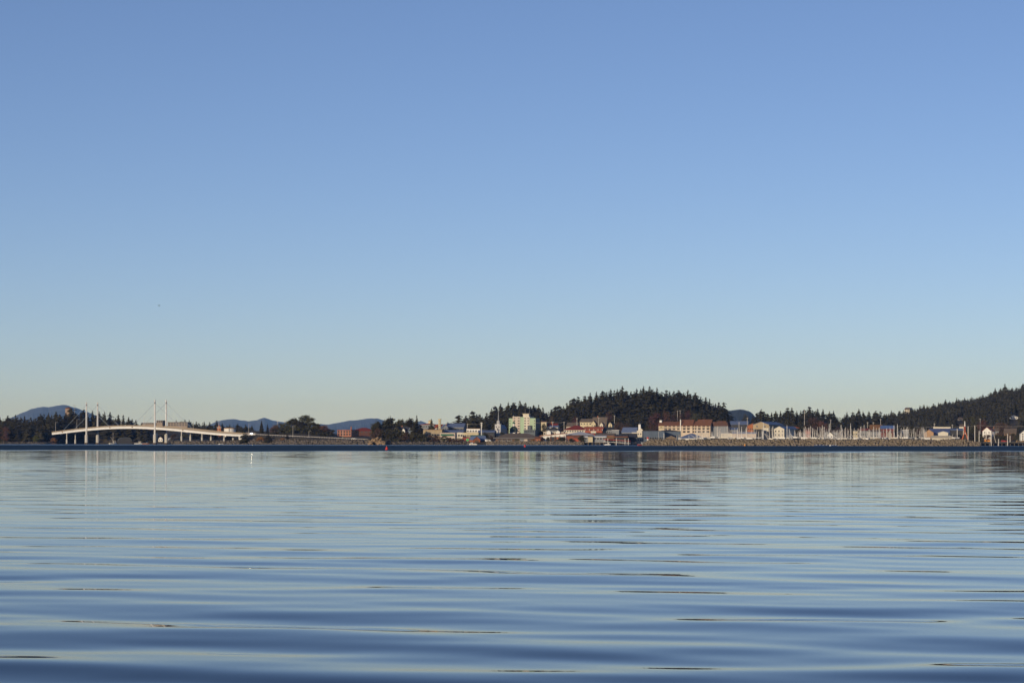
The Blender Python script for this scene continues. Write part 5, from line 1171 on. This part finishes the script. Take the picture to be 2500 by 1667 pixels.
# ------------------------------------------------------------------ vehicles
def car(px, D, label, body, L=4.6, H=1.55, van=False, rz=0.0, z=None, name=None, glint=False):
    q = P(px, 0, D); g = ground(q.x, q.y)+.05 if z is None else z
    r = thing(name or ('van' if van else 'car'), label, 'van' if van else 'car', (q.x, q.y, g), rz)
    wd = 1.8; h0 = .35
    prof = [(-L/2, h0), (L/2, h0), (L/2, .8), (L*.42, .95), (L*.22, 1.0), (L*.08, H), (-L*.34, H), (-L*.47, 1.0), (-L/2, .9)] if not van else [(-L/2, h0), (L/2, h0), (L/2, 1.1), (L*.40, 1.25), (L*.28, H), (-L*.49, H), (-L/2, H-.15)]
    MB().prism_y(prof, -wd/2, wd/2).build('body', body, r)
    MB().box(-L*.32, L*.1 if not van else L*.27, -wd/2-.02, wd/2+.02, H*.66, H*.92).build('window_band', GLASS, r)
    for x in (-L*.3, L*.3):
        for y in (-wd/2, wd/2): w_ = MB().lathe([(.33, -.12), (.33, .12)], 12).build('wheel', DARKW, r, (x, y, .33)); w_.rotation_euler = (math.pi/2, 0, 0)
    return r
pw = mat('car_white', (.75, .74, .70), .3, .03)
v = car(615.5, 2386, 'white van on the causeway with the sun flashing off its side', pw, 5.8, 2.4, True, 0.0)
hv = (sd+Vector((-v.location.x, -v.location.y, HC-v.location.z)).normalized()).normalized()
gm = bpy.data.materials.new('glint_mirror_metal'); gm.use_nodes = True; gb = gm.node_tree.nodes['Principled BSDF']; gb.inputs['Metallic'].default_value = 1; gb.inputs['Base Color'].default_value = (.9, .9, .9, 1); gb.inputs['Roughness'].default_value = .17
g_ = MB().box(-.4, .4, -.03, .03, -.28, .28).build('glint_mirror', gm, v, (-.4, -1.15, 1.75)); g_.rotation_euler = (-hv).to_track_quat('Y', 'Z').to_euler()  # added mirror, turned to throw the sun at the camera
for px, D, lab, c, vn in [(1192, 2312, 'white van parked right of the dark blue boat shed roof', pw, True), (865, 2342, 'white car on the causeway near the wooded point', pw, False), (1097, 2334, 'pale car parked below the green awning', pw, False),
     (2451, 2015, 'red car parked on the right-hand pier', mat('car_red', (.40, .04, .03), .35), False), (2412, 1999, 'orange truck parked on the right-hand pier', mat('car_orange', (.60, .24, .04), .4), True),
     (1636, 2255, 'white car parked by the tan-roofed shelter', pw, False), (1647, 2256, 'white van parked by the tan-roofed shelter', pw, True), (499, 2410, 'white car under the bridge approach', pw, False), (541, 2396, 'white van under the bridge approach', pw, True)]:
    car(px, D, lab, c, 4.6 if not vn else 5.4, 1.55 if not vn else 2.2, vn, R(-8), z=None if px < 2300 else ZP(2430, 1079, 1980)+.02)
def round_tank():
    q = P(587.5, 0, 2392); g = ground(q.x, q.y); r = thing('round_tank', 'small round whitish tank under the bridge end', 'tank', (q.x, q.y, g-.2)); m = MB().lathe([(1.9, 0), (1.9, 3.2), (1.2, 3.9), (.2, 4.1)], 14).build('shell', WHITE, r); MB().lathe([(2.05, 1.4), (2.05, 1.7)], 14).build('band', STEEL, r)
round_tank()

# ------------------------------------------------------------------ single trees and bushes
def lone(px, py, D, label, wide=1.4, var=None, H=None):
    q = P(px, 0, D); g = ground(q.x, q.y)-.3
    return spruce(q.x, D, max(4, ZP(px, py, D)-g), label, None, var, wide, base=g)
# causeway and castle hill
lone(639, 1026.5, 2440, 'dark spruce on the causeway bank, taller of the two by the bridge end', 1.5, 0)
lone(653, 1034, 2445, 'dark spruce on the causeway bank, shorter of the two by the bridge end', 1.5, 1)
lone(597, 1053, 2372, 'small spruce hiding the right end of the bridge', 2.6, 5)
lone(655, 1060, 2362, 'dark bushy spruce standing before the causeway guard rail', 2.6, 7)
lone(701, 1062, 2360, 'dark bushy spruce before the guard rail, right of its neighbour', 2.8, 5)
broadleaf(666, 1043, 2470, 22, 'reddish bare bush right of the causeway spruces', BRUSHR, 1, name='bush', cat='bush')
broadleaf(684, 1032, 2480, 24, 'olive bare tree left side of the castle hill', SHRUBG, 2)
broadleaf(713, 1021, 2490, 34, 'spiky dark tree on the castle hill top', fol, 3, dens=500)
broadleaf(747, 1014.5, 2490, 48, 'largest round-headed tree with bare twigs on the castle hill', SHRUBG, 4, dens=700)
broadleaf(730, 1026, 2500, 26, 'thin bare tree between the two castle hill trees', BRUSH, 5, dens=300)
broadleaf(790, 1038, 2470, 30, 'brown bare round tree right of the castle hill', BRUSHR, 6, dens=500)
broadleaf(770, 1040, 2465, 22, 'olive tree low on the castle hill right slope', SHRUBG, 7)
broadleaf(809, 1054, 2460, 24, 'dark brown bush at the right foot of the castle hill', BRUSH, 8, name='bush', cat='bush')
for i, (px, py, wpx) in enumerate([(672, 1047, 40), (698, 1043, 46), (722, 1041, 48), (748, 1041, 48), (772, 1045, 46), (795, 1053, 40)]):
    broadleaf(px, py, 2440-2*i, wpx, 'dark brush clump on the castle hill front, %s from the left' % ordn[i], fol if i % 2 else SHRUBG, 20+i, 'brush on the castle hill front', dens=420, name='bush', cat='bush')
broadleaf(637, 1065, 2366, 24, 'orange dry brush patch on the causeway bank', GRASSO, 30, dens=400, name='bush', flatb=1, cat='bush')
broadleaf(690, 1069, 2358, 18, 'dull orange dry brush on the causeway bank, farther right', GRASSO, 31, dens=260, name='bush', flatb=1, cat='bush')
broadleaf(10, 1040, 2715, 30, 'reddish brown bare bush at the left picture edge', BRUSHR, 32, name='bush', cat='bush')
broadleaf(86, 1062, 2708, 26, 'olive green shrub on the island shore left of the bridge', mat('olive_green_shrub', (.10, .10, .02), .95, .4), 33, name='bush', cat='bush')
broadleaf(130, 1068, 2712, 24, 'dry orange shrub on the island shore under the bridge start', GRASSO, 34, dens=260, name='bush', cat='bush')
# wooded point
for i, (px, py, wpx, lab, m) in enumerate([(699, 1031, 30, 'olive tree at the left foot of the spiky castle hill tree', SHRUBG), (731, 1030, 34, 'dark tree filling the gap between the castle hill trees', fol), (766, 1031, 34, 'dark tree right below the largest castle hill tree', fol), (781, 1040, 34, 'brown bare tree on the right shoulder of the castle hill', BRUSH), (803, 1046, 34, 'dark olive tree left of the orange brick building', SHRUBG), (672, 1038, 28, 'brown bare tree at the left end of the castle hill', BRUSH)]):
    broadleaf(px, py, 2476, wpx, lab, m, 500+i, dens=560)
for i, (px, py, wpx, D, lab) in enumerate([(918, 1030, 34, 2318, 'wind-bent dark tree at the left tip of the wooded point'), (935, 1025, 44, 2326, 'dark round tree on the wooded point, second from its left tip'), (955, 1021, 48, 2330, 'largest dark round tree on the wooded point'), (978, 1026, 34, 2450, 'dark tree behind the blue-roofed house'), (1001, 1022, 34, 2450, 'dark round tree left of the tall pointed spruce')]):
    broadleaf(px, py, D, wpx, lab, fol, 40+i, dens=800)
for i, (px, py, wpx) in enumerate([(922, 1046, 40), (944, 1040, 48), (968, 1050, 46), (990, 1055, 44), (1010, 1056, 44), (1028, 1060, 36)]):
    broadleaf(px, py, 2310, wpx, 'olive brown shore bush on the wooded point, %s from the left' % ordn[i], [BRUSH, SHRUBG, fol][i % 3], 60+i, 'shore bushes of the wooded point', dens=520, name='bush', cat='bush')
for i, (px, py, wpx) in enumerate([(1048, 1062, 30), (1066, 1063, 30), (1084, 1064, 28), (1102, 1067, 28), (1120, 1069, 26)]):
    broadleaf(px, py, 2312, wpx, 'brown bare bush on the shore below the shops, %s from the left' % ordn[i], [BRUSH, BRUSH, SHRUBG][i % 3], 80+i, 'bare bushes below the shops', dens=420, name='bush', cat='bush')
lone(176, 995, 2880, 'dark bushy spruce crowding the lookout tower', 2.2, 7)
lone(160, 1007, 2862, 'dark spruce before the left foot of the lookout tower', 1.9, 3)
lone(170, 1007, 2864, 'dark spruce before the right foot of the lookout tower', 1.9, 2)
lone(1010, 1030, 2395, 'dark spruce left against the tall pointed spruce', 2.2, 5)
lone(1024, 1034, 2390, 'dark spruce right against the tall pointed spruce', 2.2, 7)
lone(1017, 1013.5, 2400, 'tall pointed dark spruce on the wooded point', 1.1, 0)
lone(1053, 1023, 2470, 'narrow dark tree right of the pale yellow cupola', 1.6, 2)
lone(1121, 1011, 2560, 'broad dark tree alone against the sky left of the church', 2.0, 7)
lone(1156, 1003.5, 2620, 'tall broad spruce left of the white mast', 1.9, 5)
lone(1093, 1030, 2620, 'small dark tree top behind the blue-grey roof', 1.8, 8)
for i, (px, py, wpx, D, lab, m) in enumerate([(1404, 1014, 26, 2690, 'reddish bare tree at the wood foot above the brown gabled house', BRUSHR), (1486, 1001, 24, 2700, 'reddish bare tree at the wood foot above the narrow cream house', BRUSHR), (1510, 1030, 34, 2600, 'dark brown bare tree right of the narrow cream house', BRUSH), (1530, 1034, 34, 2590, 'dark brown brush mass left of the little steeple', BRUSH), (1600, 1008, 44, 2700, 'large reddish bare tree behind the hotel left wing', BRUSHR), (1625, 1004, 36, 2710, 'second reddish bare tree behind the hotel left wing', BRUSHR), (1655, 996, 36, 2700, 'grey-brown bare tree around the radio masts', BRUSH), (1676, 1003, 34, 2700, 'reddish bare tree behind the hotel main roof', BRUSHR), (1700, 1006, 36, 2700, 'olive bare tree behind the hotel main roof', SHRUBG), (1722, 1015, 28, 2700, 'brown bush behind the hotel right end', BRUSH),
      (1920, 1022, 30, 2500, 'olive bare tree behind the cream boat hall', SHRUBG), (1985, 1018, 50, 2480, 'wide brown bare tree above the red shed', BRUSH), (2008, 1027, 34, 2470, 'reddish brown bare tree behind the fishing boat masts', BRUSHR), (1950, 1046, 22, 2330, 'dark green bush under the low red canopy', fol), (2225, 1040, 26, 2300, 'dark evergreen tree right of the dark arched boat house', fol), (2242, 1046, 22, 2290, 'brown bush left of the brown gabled house', BRUSH), (2375, 1018, 24, 2480, 'dark evergreen clump above the red beacon', fol), (2398, 1027, 40, 2600, 'rusty bare brush on the slope right of the red beacon', BRUSHR), (2450, 1030, 50, 2600, 'rusty brown brush below the white hillside house', BRUSH), (2440, 1055, 30, 2300, 'dark brown bush before the grey dormer house', BRUSH), (2475, 1058, 26, 2260, 'dark green bush left of the tall white house', SHRUBG), (1820, 1010, 24, 2700, 'dark round evergreen before the blue-grey hill', fol), (1346, 1014, 20, 2720, 'dark bush at the wood edge behind the brick-chimney house', BRUSH), (1420, 1064, 20, 2300, 'dark green shore bush right of the red timber house', fol), (1338, 1066, 12, 2306, 'small dark bush before the white-walled hall', fol), (1372, 1068, 20, 2306, 'dark shore bush before the orange roof edge', fol), (1302, 1072, 16, 2304, 'orange-brown dry bush before the small end house', GRASSO)]):
    broadleaf(px, py, D, wpx, lab, m, 120+i, dens=480)

for i, (px, py, wpx, D) in enumerate([(2392, 1060, 26, 2260), (2412, 1061, 30, 2255), (2432, 1062, 28, 2250), (2450, 1063, 28, 2245), (2468, 1064, 26, 2240), (2484, 1060, 22, 2236), (2372, 1062, 22, 2262), (2234, 1060, 20, 2285)]):
    broadleaf(px, py, D, wpx, ('dark bush behind the right-hand pier, %s from the left' % ordn[(i+1) % 7] if px > 2300 else 'dark bush behind the masts before the brown gabled house'), [fol, BRUSH, SHRUBG][i % 3], 200+i, 'bushes behind the right-hand pier', dens=420, name='bush', cat='bush')

for i, (px, py, wpx, D, lab) in enumerate([(1226, 1054, 16, 2405, 'dark bush right of the white church tower'), (1328, 1034, 18, 2660, 'dark tree before the small pale flat-topped cottage'), (1350, 1042, 20, 2545, 'dark tree before the brick-chimney house'), (1240, 1057, 18, 2398, 'dark tree between church and domed cathedral'), (1268, 1056, 16, 2395, 'dark bush right of the domed cathedral'), (1320, 1052, 18, 2430, 'dark tree right of the slate octagon building'), (1330, 1044, 18, 2500, 'dark tree left behind the two-gabled cream shop'), (1371, 1043, 16, 2475, 'dark tree left of the dark red hip roof'), (1434, 1040, 14, 2480, 'dark tree at the right end of the dark red roof'), (1456, 1036, 16, 2600, 'dark tree between the cream gable wings'), (1478, 1040, 16, 2560, 'dark tree below the large dark brown roof'), (1500, 1046, 22, 2470, 'dark brown tree right of the bright orange-red building'), (1516, 1042, 24, 2480, 'dark brown tree behind the low grey shed'), (1540, 1041, 20, 2490, 'dark tree behind the grey-blue gabled building'), (1580, 1041, 26, 2440, 'dark tree right of the little white steeple'), (1598, 1040, 22, 2430, 'dark tree at the left end of the hotel'), (1395, 1070, 14, 2300, 'dark shore bush before the red timber house'), (1186, 1056, 16, 2372, 'dark tree left of the church above the shore'), (1198, 1062, 18, 2330, 'brown bush on the shore left of the long lodge'), (1745, 1040, 24, 2460, 'dark tree right of the hotel rear wing'), (1776, 1044, 20, 2450, 'dark tree behind the cream harbour building'), (1881, 1046, 16, 2330, 'dark bush left of the cream boat hall'), (1955, 1042, 26, 2400, 'dark tree right of the low red canopy'), (2046, 1042, 26, 2400, 'dark tree right behind the pinkish white boat house'), (2068, 1044, 24, 2400, 'dark brown tree left of the square cream house'), (2098, 1045, 20, 2400, 'dark brown tree right of the square cream house'), (2188, 1044, 20, 2400, 'dark tree right of the bright blue roof'), (2250, 1044, 24, 2320, 'dark tree behind the brown gabled house'), (2330, 1040, 26, 2400, 'dark tree behind the flat blue-roofed shed')]):
    broadleaf(px, py, D, wpx, lab, [fol, fol, SHRUBG, BRUSH][i % 4] if 'brown' not in lab else BRUSH, 400+i, dens=330)

# a far bird
q = P(388, 746, 420); b = MB()
b.add([(-.32, .05, .08), (0, -.06, 0), (0, .08, 0), (.32, .05, .08), (-.16, .0, .06), (.16, 0, .06)], [(0, 4, 2), (4, 1, 2), (1, 5, 2), (5, 3, 2)]).lathe([(.02, -.14), (.07, -.02), (.06, .06), (.02, .14)], 6)
tag(b.build('bird', mat('bird_dark', (.02, .02, .02)), None, q), 'tiny dark bird flying alone in the sky above the bridge', 'bird')
# ------------------------------------------------------------------ haze
def make_haze():
    o = MB().box(-16000, 16000, -150, 35000, -4.2, 520).build('haze', None); tag(o, 'thin blue sea air between the camera and the far mountains', kind='stuff')
    m = bpy.data.materials.new('sea_air'); m.use_nodes = True; t = m.node_tree; t.nodes.clear()
    ou = t.nodes.new('ShaderNodeOutputMaterial'); v = t.nodes.new('ShaderNodeVolumePrincipled')
    v.inputs['Color'].default_value = (0.23, 0.46, 1.0, 1); v.inputs['Density'].default_value = 2.3e-5; v.inputs['Absorption Color'].default_value = (1, 1, 1, 1); v.inputs['Anisotropy'].default_value = 0.0
    t.links.new(v.outputs[0], ou.inputs['Volume']); o.data.materials.append(m)
make_haze()
